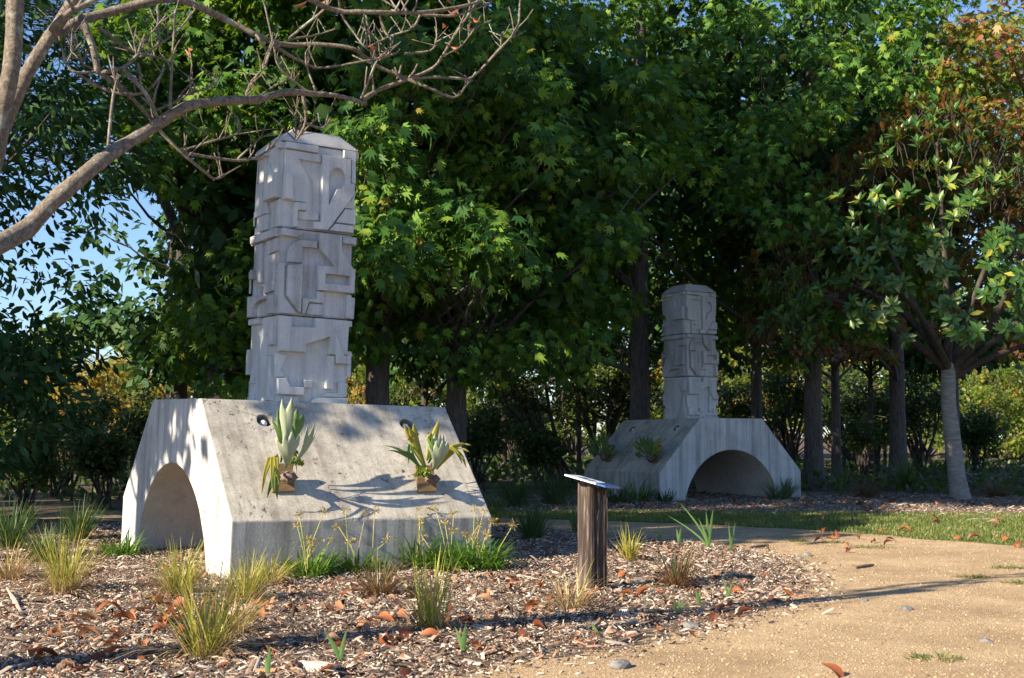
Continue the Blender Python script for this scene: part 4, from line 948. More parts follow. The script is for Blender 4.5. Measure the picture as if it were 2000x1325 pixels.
def broad_tree(name, label, cat, base, h, r_trunk, crown, nclump, per, crad, leaf, kind='star', mat=None, barkm=None, parts=0, lean=(0, 0), group=None, droop=.9, taper=.45, flat=.6, bias=None, only=None, boughs=()):
    """crown = (centre x, y, z offset, rx, ry, rz): clumps in the shell of that ellipsoid, limbs out to them"""
    t = thing(name, label, cat, (base[0], base[1], -.03), 0, group)
    cx_, cy_, cz, rx, ry, rz_ = crown; top = Vector((lean[0], lean[1], h))
    tr = [Vector((0, 0, 0)), Vector((lean[0] * .15, lean[1] * .15, h * .25)), Vector((lean[0] * .5 + random.uniform(-.06, .06), lean[1] * .5, h * .6)), top]
    tp = [Vector(p) for p in smooth_path(tr, 5)]; n = len(tp)
    tb = Tubes(); tb.add(tp, [r_trunk * (1.25 - .25 * min(1, i / 2.0)) * (1 - (1 - taper) * (i / (n - 1))) for i in range(n)], 12, .05); tb.build('trunk', barkm or M_BARK, t)
    C = []
    while len(C) < nclump:
        d = RNG.normal(0, 1, 3); d /= np.linalg.norm(d); rr = RNG.uniform(.45, 1.0) ** .6
        p = np.array([cx_ + d[0] * rx * rr, cy_ + d[1] * ry * rr, cz + d[2] * rz_ * rr])
        if bias and random.random() > bias(p): continue
        if only and not only(p): continue
        C.append(p)
    C = np.array(C); br = Tubes()
    for p in C[:min(len(C), 26)]:
        q = Vector(p); zt = min(max(q.z - random.uniform(.3, .45) * (Vector((q.x, q.y, 0)).length), h * .28), h * .98); k = zt / h * (n - 1); i = int(min(k, n - 2)); s = tp[i].lerp(tp[i + 1], k - i)
        L = (q - s).length; r0 = min(r_trunk * .4, .02 + .012 * L); pp = limb_path(s, q, -.04, 6); br.add(pp, [r0 * (1 - .8 * j / 5) for j in range(6)], 6)
        for _ in range(2):
            j = random.choice((2, 3, 4)); e = pp[j] + Vector((random.gauss(0, .6), random.gauss(0, .6), random.gauss(.2, .4))); br.add(limb_path(pp[j], e, 0, 4), [r0 * .35, r0 * .28, r0 * .2, r0 * .1], 5)
    for q in boughs: q = Vector(q); s = tp[int((n - 1) * min(.9, max(.3, (q.z - 1.2) / h)))]; br.add(limb_path(s, q, .03, 6), [.05, .04, .03, .022, .016, .01], 5)
    br.build('branches', barkm or M_BARK, t)['kind'] = 'stuff'
    P, d = crown_points(C, per, crad, flat)
    if len(boughs):                          # sprays that reach out of the crown, each on its own branch
        Bq = np.array(boughs); P2_, d2_ = crown_points(Bq, 56, .85, .75, .15); P = np.concatenate([P, P2_]); d = np.concatenate([d, d2_])
    if kind == 'star' and mat is M_STAR:     # dark leaves added round the limbs to shade the crown gaps black
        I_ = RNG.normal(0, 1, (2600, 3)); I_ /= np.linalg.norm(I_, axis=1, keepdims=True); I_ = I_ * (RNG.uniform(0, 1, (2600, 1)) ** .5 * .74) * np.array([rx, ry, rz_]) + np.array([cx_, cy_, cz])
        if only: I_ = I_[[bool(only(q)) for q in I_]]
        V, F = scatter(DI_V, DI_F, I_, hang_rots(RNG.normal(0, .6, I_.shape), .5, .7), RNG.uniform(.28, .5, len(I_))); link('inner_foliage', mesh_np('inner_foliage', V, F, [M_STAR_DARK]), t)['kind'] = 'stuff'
    dd = d + (P - np.array([cx_, cy_, cz])) / np.array([rx, ry, rz_]) * .6
    R = hang_rots(dd, droop); leaf_cloud(t, kind, mat, P, R, RNG.uniform(.55, 1.25, len(P)) * leaf, parts)
    return t

def gap(q, X, Y, k=.8):
    d = q[1] + Y; u = 1000 + FPX * (q[0] + X) / d; v = 845 - FPX * (q[2] - CAM_Z) / d
    m = k * FPX / d
    return 140 - m < u < 280 + m and 410 - .6 * m < v < 620 + .6 * m
GR = 'star leaved trees in the row behind the columns'
def px_x(px, y): return (px - 1000) / FPX * y
LQ = [  # pixel of trunk, distance, height, trunk radius, crown (dx, dy, z, rx, ry, rz), clumps, label
 (425, 24.5, 13, .24, (0.6, -.5, 6.9, 2.9, 3.4, 5.2), 'star leaved tree left of the near column with a dark trunk'),
 (738, 23.5, 18, .26, (0.2, -.6, 9.6, 3.6, 3.3, 7.6), 'star leaved tree rising directly right of the near column'),
 (892, 25.0, 13, .24, (1.0, -.8, 6.6, 3.8, 3.4, 4.0), 'star leaved tree with the dark trunk midway between near column and sign'),
 (1250, 30.5, 15, .28, (-.6, 1.2, 8.8, 4.8, 4.2, 5.6), 'star leaved tree with the trunk just left of the far column'),
 (1588, 32.5, 15, .27, (-1.0, -.6, 9.2, 5.0, 4.2, 6.2), 'star leaved tree with the thick trunk right of the far plinth'),
 (1478, 37.0, 14, .20, (0, 0, 8.6, 4.4, 3.6, 5.4), 'slimmer star leaved tree standing between far column and thick right trunk'),
 (1752, 36.5, 15, .27, (-.4, -1, 9.8, 4.0, 3.8, 6.6), 'star leaved tree with the dark trunk left of the magnolia'),
 (1632, 40.5, 13, .17, (0, 0, 8.6, 4.0, 3.2, 5.2), 'slim star leaved tree behind the thick right trunk'),
]
def sprays(n, x0, x1, y0, y1, d0, d1, X, Y, slope=0.0):
    out = []
    for _ in range(n):
        u = random.random(); px = x0 + (x1 - x0) * u; py = y0 + (y1 - y0) * (slope * u + (1 - slope) * random.random()); w = dp(px, py, random.uniform(d0, d1)); out.append((w.x - X, w.y - Y, w.z))
    return out
for px, y, h, rt, cr_, lab in LQ:
    X = px_x(px, y); bg_ = ()
    if px == 738: bg_ = sprays(14, 690, 800, 240, 520, 18.0, 19.2, X, y) + sprays(8, 700, 1000, 20, 180, 18.6, 19.4, X, y)
    if px == 892: bg_ = sprays(16, 800, 1010, 330, 600, 18.6, 20.0, X, y, .5) + sprays(6, 930, 1080, 130, 260, 19.0, 20.5, X, y)
    if px == 1588: bg_ = sprays(20, 1640, 1420, 60, 420, 26.2, 27.6, X, y, .55) + sprays(7, 1500, 1660, 400, 450, 26.5, 27.8, X, y) + sprays(5, 1350, 1500, 20, 120, 26.5, 27.8, X, y)
    near = y < 34
    broad_tree('star_leaf_tree', lab, 'tree', (px_x(px, y), y), h, rt, cr_, (165 if px == 738 else 128) if near else 66, 92 if near else 66, .86, .24 if near else .28, 'star', M_STAR if y > 24 or px > 700 else M_STAR_DARK, M_BARK, 300, group=GR, boughs=bg_, only=(lambda q, X=px_x(px, y), Y=y: not (1225 < 1000 + FPX * (q[0] + X) / (q[1] + Y) < 1500 and q[1] + Y < 32.5 and q[2] < 6.6) and not gap(q, X, Y)))

# the dark round crowned tree at the left edge, seen against the sky
broad_tree('evergreen_tree', 'dark leaved evergreen tree at the left edge against the sky', 'tree', (-8.6, 17.5), 9, .22, (.7, 0, 4.5, 2.4, 2.4, 4.0), 140, 85, .75, .20, 'ellipse', M_STAR_DARK, M_BARK_DARK, 300, droop=.5, only=lambda q: not gap(q, -8.6, 17.5, .15))
# leaning dark trunk behind the bare branches
t = broad_tree('leaning_tree', 'leaning dark trunk crossing the sky gap left of the near column', 'tree', (-5.6, 28.0), 9.5, .20, (-1.0, 2, 9.6, 2.0, 2.4, 2.2), 22, 70, .9, .25, 'star', M_STAR_DARK, M_BARK_DARK, 120, lean=(-3.8, 0), only=lambda q: not gap(q, -5.6, 28))
# feathery pine behind
def needle_tree(label, base, h, C, rad, n):
    t = thing('pine_tree', label, 'tree', (base[0], base[1], -.03)); tb = Tubes(); tb.add([(0, 0, 0), (.1, 0, h * .5), (0, 0, h)], [.28, .2, .05], 9, .06); tb.build('trunk', M_BARK_DARK, t); br = Tubes()
    P = []; D = []
    for c in C:
        c = Vector(c); s = Vector((0, 0, max(1, c.z - .8))); br.add(limb_path(s, c, .05, 5), [.06, .045, .03, .02, .01], 5)
        for _ in range(n // len(C)): d = Vector((random.gauss(0, 1), random.gauss(0, 1), random.gauss(.1, .5))).normalized(); P.append(c + d * random.uniform(0, rad) * Vector((1, 1, .45)).length * .6); D.append((d.x, d.y, d.z * .5))
    br.build('branches', M_BARK_DARK, t)['kind'] = 'stuff'; P = np.array([tuple(p) for p in P]); D = np.array(D)
    V, F = scatter([(-.03, 0, 0), (.03, 0, 0), (0, 1, -.1)], [(0, 1, 2)], P, rot_from(D, RNG.normal(0, 1, (len(P), 3))), RNG.uniform(.35, .7, len(P))); o = link('crown', mesh_np('crown', V, F, [M_NEEDLE]), t); o['kind'] = 'stuff'
needle_tree('feathery pine high in the sky gap behind the bare twigs', (-9.8, 36), 15, [(random.uniform(-5.5, -.6), random.uniform(-2, 2), random.uniform(9.5, 14.5)) for _ in range(34)], 1.3, 9000)

# the magnolia: rosettes of glossy leaves, rust brown beneath
mb = gp(1868, 975); t = thing('magnolia_tree', 'magnolia with pale trunk and rust brown upright leaves at right', 'tree', (mb.x, mb.y, -.02))
tb = Tubes(); tb.add([(0.1, 0, 0), (0.02, 0, .5), (-.06, 0, 1.4), (-.14, 0, 2.2), (-.12, 0, 3.1)], [.245, .20, .18, .165, .165], 14, .03); tb.build('trunk', M_BARK_PALE, t)
br = Tubes(); ML = [((-.12, 0, 2.95), (-1.6, -.4, 4.0), (-3.2, -.8, 4.6)), ((-.12, 0, 3.0), (-.7, .2, 4.3), (-1.6, .1, 6.2)), ((-.12, 0, 3.1), (-.2, -.2, 5.0), (-.3, 0, 8.6)), ((-.05, 0, 2.9), (.7, -.2, 3.5), (2.2, -.5, 4.8)), ((-.05, 0, 3.0), (.5, .3, 4.4), (1.5, .3, 6.8)), ((-.1, 0, 2.95), (-.9, -.9, 3.9), (-2.0, -1.7, 5.0)), ((-.05, 0, 3.0), (.6, -.8, 4.0), (1.0, -1.8, 5.6)), ((-.12, 0, 3.1), (-1.0, .6, 4.4), (-2.6, .6, 5.2)), ((-.02, 0, 2.8), (1.0, .2, 3.3), (2.8, .2, 3.9))]
for a, b, c in ML: lb = Tubes(); lb.add(smooth_path([a, b, c], 5), [.11 - .008 * i for i in range(11)], 8, .04); lb.build('limb', M_BARK_DARK, t)
C = []
while len(C) < 1000:
    zz = random.uniform(3.4, 9.3); rmax = 4.5 * min(1, (9.6 - zz) / 3.6) ** .85 * min(1, .5 + (zz - 2.6) / 1.9); a = random.uniform(0, 2 * PI); r = rmax * random.uniform(.55, 1) ** .5
    C.append((-.35 + r * math.cos(a), r * math.sin(a), zz, a, r / max(rmax, .1)))
P = []; D = []; N = []; SC = []
for x, y, z, a, q in C:
    up = max(-.15, min(1.0, (z - 4.6) / 3.2)) + random.gauss(0, .25); ax = Vector((math.cos(a) * (1.1 - up * .6), math.sin(a) * (1.1 - up * .6), .25 + up * .9)).normalized(); s1 = ax.orthogonal().normalized(); s2 = ax.cross(s1)
    el = math.radians(max(-12, min(60, 8 + 42 * up + random.gauss(0, 9)))); c = Vector((x, y, z)); ph = random.uniform(0, 6)
    br.add([c - ax * random.uniform(.3, .6) + Vector((random.gauss(0, .12), random.gauss(0, .12), -.08)), c - ax * .15, c], [.012, .009, .007], 4)
    nl = random.choice((9, 10, 11, 12))
    for k in range(nl):
        aa = ph + 2 * PI * k / nl * 1.62; ro = s1 * math.cos(aa) + s2 * math.sin(aa); e = el + random.gauss(0, .2); d = ro * math.cos(e) + ax * math.sin(e); nn = ax * math.cos(e) - ro * math.sin(e); p = c - ax * random.uniform(0, .16)
        P.append(tuple(p)); D.append(tuple(d)); N.append(tuple(nn)); SC.append(random.uniform(.17, .29))
br.build('twigs', M_BARK_DARK, t)['kind'] = 'stuff'
leaf_cloud(t, 'ellipse', M_MAG, np.array(P), rot_from(np.array(D), np.array(N)), np.array(SC), 300)

# autumn coloured trees behind at the upper right
broad_tree('autumn_tree', 'red and gold autumn tree high at the right edge', 'tree', (15.0, 34.8), 15, .25, (-.8, -1, 10.6, 3.3, 2.8, 3.6), 74, 90, 1.0, .26, 'star', M_AUTUMN, M_BARK, 200, group=None)
broad_tree('autumn_tree', 'yellow green tree turning red between the dark trees and the red autumn tree', 'tree', (14.9, 41.5), 16, .22, (0, -1, 11.5, 4.2, 2.6, 5.0), 70, 80, 1.0, .26, 'star', M_BRIGHT, M_BARK, 150)

# multi stemmed shrub left of the far plinth
def stem_shrub(label, base, h, ns, spread, nleaf, mat, leaf=.10, lean=0.0, kind='diamond', low=.35, barkm=M_BARK_DARK):
    t = thing('shrub', label, 'shrub', (base[0], base[1], -.02), 0, 'shrubs under the trees'); tb = Tubes(); P = []; D = []
    for k in range(ns):
        a = random.uniform(0, 2 * PI); r = random.uniform(.2, 1) * spread; hh = h * random.uniform(.65, 1); top = Vector((r * math.cos(a) + lean * hh, r * math.sin(a), hh)); pth = limb_path((random.gauss(0, .12), random.gauss(0, .12), 0), top, .05, 7, .03); r0 = .022 * h * random.uniform(.5, 1)
        tb.add(pth, [r0 * (1 - .85 * i / 6) for i in range(7)], 5)
        for _ in range(4):
            i = random.choice((3, 4, 5)); e = pth[i] + Vector((random.gauss(0, .5), random.gauss(0, .5), random.uniform(.1, .7))) * (h / 4); tb.add(limb_path(pth[i], e, 0, 4), [r0 * .4, r0 * .3, r0 * .2, r0 * .08], 4)
            for _ in range(max(1, nleaf // (ns * 4))): u = random.uniform(low, 1.1); P.append(tuple(pth[i].lerp(e, u) + Vector((random.gauss(0, .22), random.gauss(0, .22), random.gauss(0, .18))) * (h / 4))); D.append((random.gauss(0, 1), random.gauss(0, 1), random.gauss(-.2, .6)))
    tb.build('stems', barkm, t)['kind'] = 'stuff'; P = np.array(P); D = np.array(D); R = rot_from(D, RNG.normal(0, .5, P.shape) + np.array([0, 0, 1])); leaf_cloud(t, kind, mat, P, R, RNG.uniform(.7, 1.3, len(P)) * leaf, 0, 'foliage'); return t
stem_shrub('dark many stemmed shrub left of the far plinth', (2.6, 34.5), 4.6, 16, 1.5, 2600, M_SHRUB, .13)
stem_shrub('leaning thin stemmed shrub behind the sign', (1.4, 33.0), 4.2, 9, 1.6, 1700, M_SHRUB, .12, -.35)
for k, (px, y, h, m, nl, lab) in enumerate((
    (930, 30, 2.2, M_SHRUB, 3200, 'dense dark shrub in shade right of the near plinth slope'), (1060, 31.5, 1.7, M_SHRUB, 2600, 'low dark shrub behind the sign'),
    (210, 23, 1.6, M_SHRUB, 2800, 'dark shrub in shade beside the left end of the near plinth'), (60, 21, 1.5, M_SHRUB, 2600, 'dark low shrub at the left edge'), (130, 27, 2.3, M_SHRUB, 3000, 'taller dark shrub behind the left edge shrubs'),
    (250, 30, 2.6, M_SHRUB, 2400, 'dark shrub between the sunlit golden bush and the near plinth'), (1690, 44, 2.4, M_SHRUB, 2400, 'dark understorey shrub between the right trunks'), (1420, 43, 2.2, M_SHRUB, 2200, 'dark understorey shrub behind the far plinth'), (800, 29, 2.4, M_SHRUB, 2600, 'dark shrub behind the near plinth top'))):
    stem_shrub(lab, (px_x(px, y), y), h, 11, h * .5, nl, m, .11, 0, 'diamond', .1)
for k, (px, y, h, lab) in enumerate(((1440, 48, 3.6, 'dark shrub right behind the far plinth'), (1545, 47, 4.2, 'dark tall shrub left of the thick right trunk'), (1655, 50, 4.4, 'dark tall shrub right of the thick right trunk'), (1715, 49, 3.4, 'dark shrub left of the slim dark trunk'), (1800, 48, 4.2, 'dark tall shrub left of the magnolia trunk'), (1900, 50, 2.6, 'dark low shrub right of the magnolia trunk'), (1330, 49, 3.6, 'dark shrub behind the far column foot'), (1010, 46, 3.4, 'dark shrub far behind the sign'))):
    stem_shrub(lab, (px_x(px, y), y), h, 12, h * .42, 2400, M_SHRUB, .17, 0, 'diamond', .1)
t = stem_shrub('slender dark cycad like palm tuft in the left shade', (px_x(80, 32), 32), 1.6, 8, .8, 900, M_GOLD, .13)

# dark understorey trees that close the row, then taller trees far behind
for px, y, h, lab in ((330, 36, 8, 'dark understorey tree behind the left shoulder of the near plinth'), (600, 38, 9, 'dark understorey tree behind the near column'), (830, 36, 8.5, 'dark understorey tree between the two dark trunks'), (985, 40, 9.5, 'dark understorey tree above the sign, left side'), (1130, 42, 9, 'dark understorey tree above the sign, right side'), (1370, 42, 9.5, 'dark understorey tree behind the far column'), (1700, 46, 9.5, 'dark understorey tree right of the thick right trunk'), (1850, 45, 9, 'dark understorey tree behind the magnolia crown')):
    broad_tree('understorey_tree', lab, 'tree', (px_x(px, y), y), h, .12, (0, 0, h * .70, 2.9, 2.2, h * .32), 54, 60, .95, .34, 'diamond', M_STAR_DARK, M_BARK_DARK, group='dark understorey trees', droop=.7)
for k, px in enumerate((20, 190, 360, 520, 680, 830, 960, 1090, 1210, 1330, 1450, 1580, 1710, 1830, 1940, 2060)):
    y = 74 + 9 * ((k * 7) % 5) / 4; h = 11 + 3.5 * ((k * 5) % 7) / 6 - (4.5 if k < 3 else 0)
    broad_tree('distant_tree', ['pale ', 'broad ', 'ragged ', 'tall '][k % 4] + 'green distant tree far behind, ' + ['at the left edge', 'in the left sky gap', 'left of the near column', 'just left behind the near column', 'just right behind the near column', 'right of the second trunk', 'above the near plinth end', 'above the sign', 'left of the far trunk', 'left of the far column', 'right of the far column', 'at the thick right trunk', 'right of the thick trunk', 'left of the magnolia', 'right of the magnolia trunk', 'beyond the right edge'][k], 'tree', (px_x(px, y), y), h, .2, (0, 0, h * .55, 4.4, 2.6, h * .46), 60, 44, 1.3, .55, 'diamond', (M_BRIGHT if k % 3 == 1 else M_SHRUB), M_BARK_DARK, group='distant trees closing the view')

# sunlit bushes and trees far behind, each its own thing
FAR = [(60, 52, 4.4, M_GOLD, 'golden'), (150, 46, 4.0, M_GOLD, 'brightest golden'), (250, 55, 5.0, M_GOLD, 'tall golden orange'), (330, 58, 4.2, M_BRIGHT, 'yellow green'), (30, 40, 2.2, M_BRIGHT, 'low bright'),
       (560, 60, 4.6, M_BRIGHT, 'bright'), (700, 62, 5.0, M_GOLD, 'gold flecked'), (800, 58, 4.4, M_BRIGHT, 'rounded bright'), (935, 50, 4.6, M_BRIGHT, 'large sunlit'), (1020, 58, 5.0, M_BRIGHT, 'pale sunlit'),
       (1120, 60, 5.0, M_BRIGHT, 'hazy green'), (1290, 52, 5.2, M_BRIGHT, 'vivid yellow green'), (1375, 60, 5.2, M_GOLD, 'gold'), (1440, 54, 5.0, M_BRIGHT, 'mottled green'), (1530, 58, 5.4, M_GOLD, 'pink flecked'), (1660, 62, 4.8, M_BRIGHT, 'dim green'),
       (1800, 56, 4.6, M_BRIGHT, 'yellowish'), (1905, 46, 4.8, M_BRIGHT, 'wide lit'), (1985, 50, 5.2, M_BRIGHT, 'tall lit'), (1960, 42, 3.0, M_BRIGHT, 'low lit'), (2080, 50, 6, M_GOLD, 'edge')]
WHERE = {60: 'at the far left beneath the evergreen', 150: 'in the gap left of the near plinth', 250: 'behind the slope of the near plinth at left', 330: 'just above the near plinth left shoulder', 30: 'low at the left edge', 560: 'behind the near column', 700: 'seen right of the column foot', 800: 'between the two dark trunks', 935: 'right of the dark trunk, above the near plinth end', 1020: 'above the dark shrubs behind the sign', 1120: 'behind the many stemmed shrub', 1290: 'between far trunk and far column', 1375: 'hidden behind the far column', 1440: 'right of the far column', 1530: 'left of the thick right trunk', 1660: 'between the thick trunk and slim trunk', 1800: 'left of the magnolia trunk', 1905: 'right of the magnolia trunk', 1985: 'at the right edge under the magnolia', 1960: 'close to the ground at the right edge', 2080: 'just beyond the right edge'}
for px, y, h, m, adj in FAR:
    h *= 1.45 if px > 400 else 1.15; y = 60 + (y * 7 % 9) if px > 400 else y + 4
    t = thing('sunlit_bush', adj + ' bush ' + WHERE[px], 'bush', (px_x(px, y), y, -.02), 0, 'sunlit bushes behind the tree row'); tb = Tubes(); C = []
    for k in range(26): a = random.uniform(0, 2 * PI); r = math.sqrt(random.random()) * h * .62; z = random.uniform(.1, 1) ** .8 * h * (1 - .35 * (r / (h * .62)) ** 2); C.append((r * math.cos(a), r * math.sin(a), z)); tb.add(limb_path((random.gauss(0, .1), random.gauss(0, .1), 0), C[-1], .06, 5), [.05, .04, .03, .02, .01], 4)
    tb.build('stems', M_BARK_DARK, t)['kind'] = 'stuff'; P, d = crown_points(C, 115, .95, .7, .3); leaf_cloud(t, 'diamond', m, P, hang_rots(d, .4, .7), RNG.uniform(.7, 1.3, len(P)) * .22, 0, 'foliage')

# low undergrowth on the forest floor
n = 26000; P = np.stack([RNG.uniform(-22, 26, n), 25 + 36 * RNG.uniform(0, 1, n) ** 1.2], 1); k = in_view(P, .47) & ~inside(P, FARBED) & (edge_dist(P, FARBED) > .3) & (wob(P * .8) + RNG.normal(0, .4, n) > -.35); P = P[k]; m = len(P)
zz = RNG.uniform(0, .55, m) ** 1.6 * (1 + .6 * wob(P * .5)); D = RNG.normal(0, 1, (m, 3)); V, F = scatter(DI_V, DI_F, np.column_stack([P, np.clip(zz, .01, 1.2)]), rot_from(D, RNG.normal(0, .5, (m, 3)) + np.array([0, 0, 1])), RNG.uniform(.12, .34, m))
tag(link('undergrowth', mesh_np('undergrowth', V, F, [M_SHRUB])), 'low dark undergrowth covering the forest floor behind the plinths', 'undergrowth', kind='stuff')

# ------------------------------------------------------------------ the bare branched tree at the upper left
t = thing('bare_tree', 'bare sunlit tree whose leafless branches reach in from the upper left', 'tree', (-4.35, 6.6, -.03))
O = Vector(t.location)
def tr(pts, d0, d1):
    n = len(pts); return [dp(x, y, d0 + (d1 - d0) * i / (n - 1)) - O for i, (x, y) in enumerate(pts)]
tb = Tubes(); J = dp(-40, 380, 6.9) - O
tb.add(smooth_path([(0, 0, 0), (.05, 0, 1.2), dp(-330, 560, 6.7) - O, J], 4), [.21, .2, .19, .19, .18, .18, .17, .17, .165, .16, .155, .14, .12], 12, .05)
tb.add(smooth_path([J] + tr([(-8, 300), (6, 210), (24, 120), (30, 0), (34, -120)], 6.9, 6.8), 4), [.075, .068, .06, .056, .052] + [.048] * 16, 10, .05)
tb.add(smooth_path([J] + tr([(-2, 270), (42, 165), (84, 92), (122, 35), (160, -30), (230, -160)], 6.95, 7.2), 4), [.08] + [.047 - .0008 * i for i in range(24)], 10, .05)
tb.build('trunk', M_BARK_TWIG, t)
ol = dp(-330, 560, 6.7) - O
BR = [ # polyline in the photograph, depths, radii px -> metres
 ([(-120, 540), (-10, 488), (40, 448), (100, 398), (180, 330), (230, 284), (300, 240), (370, 212), (440, 196), (500, 190), (560, 184), (610, 182), (660, 191), (715, 203)], 6.5, 8.4, 20, 4.6),
 ([(92, 80), (150, 40), (190, 28), (250, 15), (330, 3), (380, 12), (450, 40), (500, 68), (535, 80), (570, 85), (621, 88), (693, 101), (729, 127), (796, 155)], 7.2, 8.6, 10, 3.2),
 ([(796, 155), (844, 133), (868, 109), (889, 72), (920, 27), (935, -5)], 8.6, 8.8, 3.6, 2.2),
 ([(560, -40), (606, 0), (657, 17), (711, 27), (772, 30), (820, 29), (877, 18), (929, 3), (960, -20)], 7.6, 8.6, 6, 3),
 ([(820, 29), (886, 32), (923, 21), (959, 6)], 8.3, 8.6, 3, 1.8),
 ([(524, 80), (560, 103), (600, 122), (627, 130), (711, 121), (766, 106), (781, 97)], 7.9, 8.4, 3.6, 1.6),
 ([(706, 196), (740, 172), (796, 155)], 8.4, 8.6, 5, 3.6), ([(796, 155), (847, 178), (883, 190), (901, 181), (910, 163)], 8.6, 8.8, 3.6, 2),
 ([(796, 155), (850, 150), (895, 154), (923, 148), (977, 100), (1010, 60), (1015, 15), (1020, -20)], 8.6, 9.0, 3.2, 2), ([(977, 100), (980, 63)], 8.9, 8.9, 2, 1.4),
 ([(706, 192), (732, 127)], 8.4, 8.3, 3.2, 2.6), ([(600, 180), (581, 163), (545, 130), (536, 94), (518, 15)], 8.1, 7.9, 3.4, 1.8), ([(618, 180), (600, 133), (597, 103)], 8.1, 8.1, 2.4, 1.4),
 ([(592, 186), (597, 238), (578, 275)], 8.1, 8.2, 4, 2.4), ([(597, 240), (627, 248), (645, 232)], 8.1, 8.2, 2.6, 2), ([(578, 272), (618, 232)], 8.2, 8.2, 2.2, 1.4), ([(578, 270), (577, 220)], 8.2, 8.2, 2, 1.4),
 ([(196, 143), (242, 177), (287, 223), (313, 257), (355, 298), (400, 336), (421, 351), (438, 342)], 7.2, 8.0, 5, 2.4), ([(355, 298), (415, 306), (464, 311), (500, 308), (533, 287)], 7.7, 8.2, 3.6, 2.4), ([(464, 311), (500, 279), (510, 268)], 8.0, 8.1, 2.4, 1.6), ([(358, 294), (415, 275), (453, 260), (466, 245), (462, 226)], 7.7, 8, 3, 1.8), ([(411, 266), (362, 236)], 7.8, 7.7, 2, 1.4),
 ([(160, 35), (172, 60), (185, 94), (192, 143)], 7.2, 7.2, 9, 7), ([(192, 143), (240, 136), (262, 105), (272, 90), (283, 68)], 7.2, 7.3, 5, 2.4), ([(241, 136), (283, 181), (306, 228)], 7.2, 7.3, 5, 4),
 ([(192, 53), (249, 94), (294, 113), (340, 123)], 7.3, 7.6, 3.4, 2), ([(155, 147), (219, 181), (279, 181), (317, 155), (321, 125)], 7.2, 7.4, 3.6, 2), ([(192, 140), (155, 147), (132, 128), (121, 94)], 7.2, 7.1, 3, 1.8), ([(192, 140), (162, 125), (157, 109)], 7.2, 7.2, 3, 2.2),
 ([(211, 285), (223, 196), (232, 147)], 7.0, 7.1, 3.4, 2.4), ([(332, 215), (341, 125), (343, 19)], 7.4, 7.5, 3.6, 2), ([(272, 113), (309, 87), (343, 57), (381, 19)], 7.3, 7.6, 3, 1.8), ([(309, 87), (308, 11)], 7.4, 7.5, 3, 2),
 ([(306, 215), (340, 196), (377, 170), (368, 151)], 7.4, 7.5, 2.8, 2), ([(351, 189), (415, 174), (434, 143)], 7.5, 7.7, 2, 1.6), ([(100, 60), (135, 36), (162, 15), (192, -5)], 7.0, 7.0, 7, 6), ([(139, 100), (141, 64)], 7.1, 7.1, 1.8, 1.3),
 ([(500, 68), (520, 100), (520, 135), (490, 160)], 7.8, 7.7, 3.4, 2.2), ([(490, 160), (478, 190)], 7.7, 7.7, 2.2, 2), ([(563, 77), (600, 45), (636, 20), (640, 0)], 8, 8, 3, 2), ([(563, 77), (610, 66), (655, 57)], 8, 8.1, 2.6, 1.6), ([(500, 192), (540, 165), (575, 150)], 7.9, 8, 2.2, 1.4),
 ([(660, -20), (665, 22), (690, 60), (710, 90), (735, 110)], 8, 8.3, 2.6, 1.8), ([(714, 30), (722, 70), (726, 118)], 8.2, 8.3, 2.4, 1.8), ([(742, 30), (748, 55), (764, 80), (760, 100), (741, 118)], 8.3, 8.4, 2.2, 1.6), ([(820, 30), (805, 55), (760, 70), (720, 92)], 8.4, 8.3, 2.6, 1.8), ([(790, 105), (840, 96), (852, 80), (853, 66)], 8.5, 8.6, 2.4, 1.6), ([(868, 109), (900, 88), (930, 55), (960, 40)], 8.7, 8.8, 2, 1.4)]
for pts, d0, d1, r0, r1 in BR:
    q = tr(pts, d0, d1); n0 = len(q); q = [q[0]] + [p + Vector((0, random.uniform(-.06, .06), 0)) for p in q[1:-1]] + [q[-1]]; sp_ = [Vector(p) for p in smooth_path(q, 4)]; n = len(sp_); dm = (d0 + d1) / 2 / FPX
    tb = Tubes(); tb.add(sp_, [dm * (r0 + (r1 - r0) * (i / (n - 1)) ** .8) * random.uniform(.9, 1.12) for i in range(n)], 8 if r0 > 6 else 6, .06)
    bo = tb.build('branch', M_BARK_TWIG, t)
    if r0 < 9:
        for _ in range(4 + len(pts) // 2):                       # knobbly side shoots
            i = random.randrange(n // 3, n); e = sp_[i] + Vector((random.gauss(0, .07), random.gauss(0, .06), random.uniform(.02, .20))); tw = Tubes(); tw.add([sp_[i], sp_[i].lerp(e, .5) + Vector((random.gauss(0, .008), 0, 0)), e], [dm * r1 * .8, dm * r1 * .6, dm * r1 * .55], 5); tw.build('twig', M_BARK_TWIG, bo)
for x, y, d in ((372, 112, 7.6), (378, 96, 7.6), (896, 92, 8.7), (866, 55, 8.6), (876, 30, 8.7), (938, 40, 8.9), (925, 54, 8.9), (735, 98, 8.3), (600, 2, 8), (622, 8, 8), (157, 116, 7.2), (884, 6, 8.7)):
    V = EL_V * np.array([1, 1, 3.0]); o = link('dead_leaf', leaf_proto('ellipse', M_FALLEN), t, dp(x, y, d) - O); s = random.uniform(.06, .11); o.scale = (s, s, s * 3); o.rotation_euler = (random.uniform(1.9, 3.8), random.uniform(-1, 1), random.uniform(0, 6))

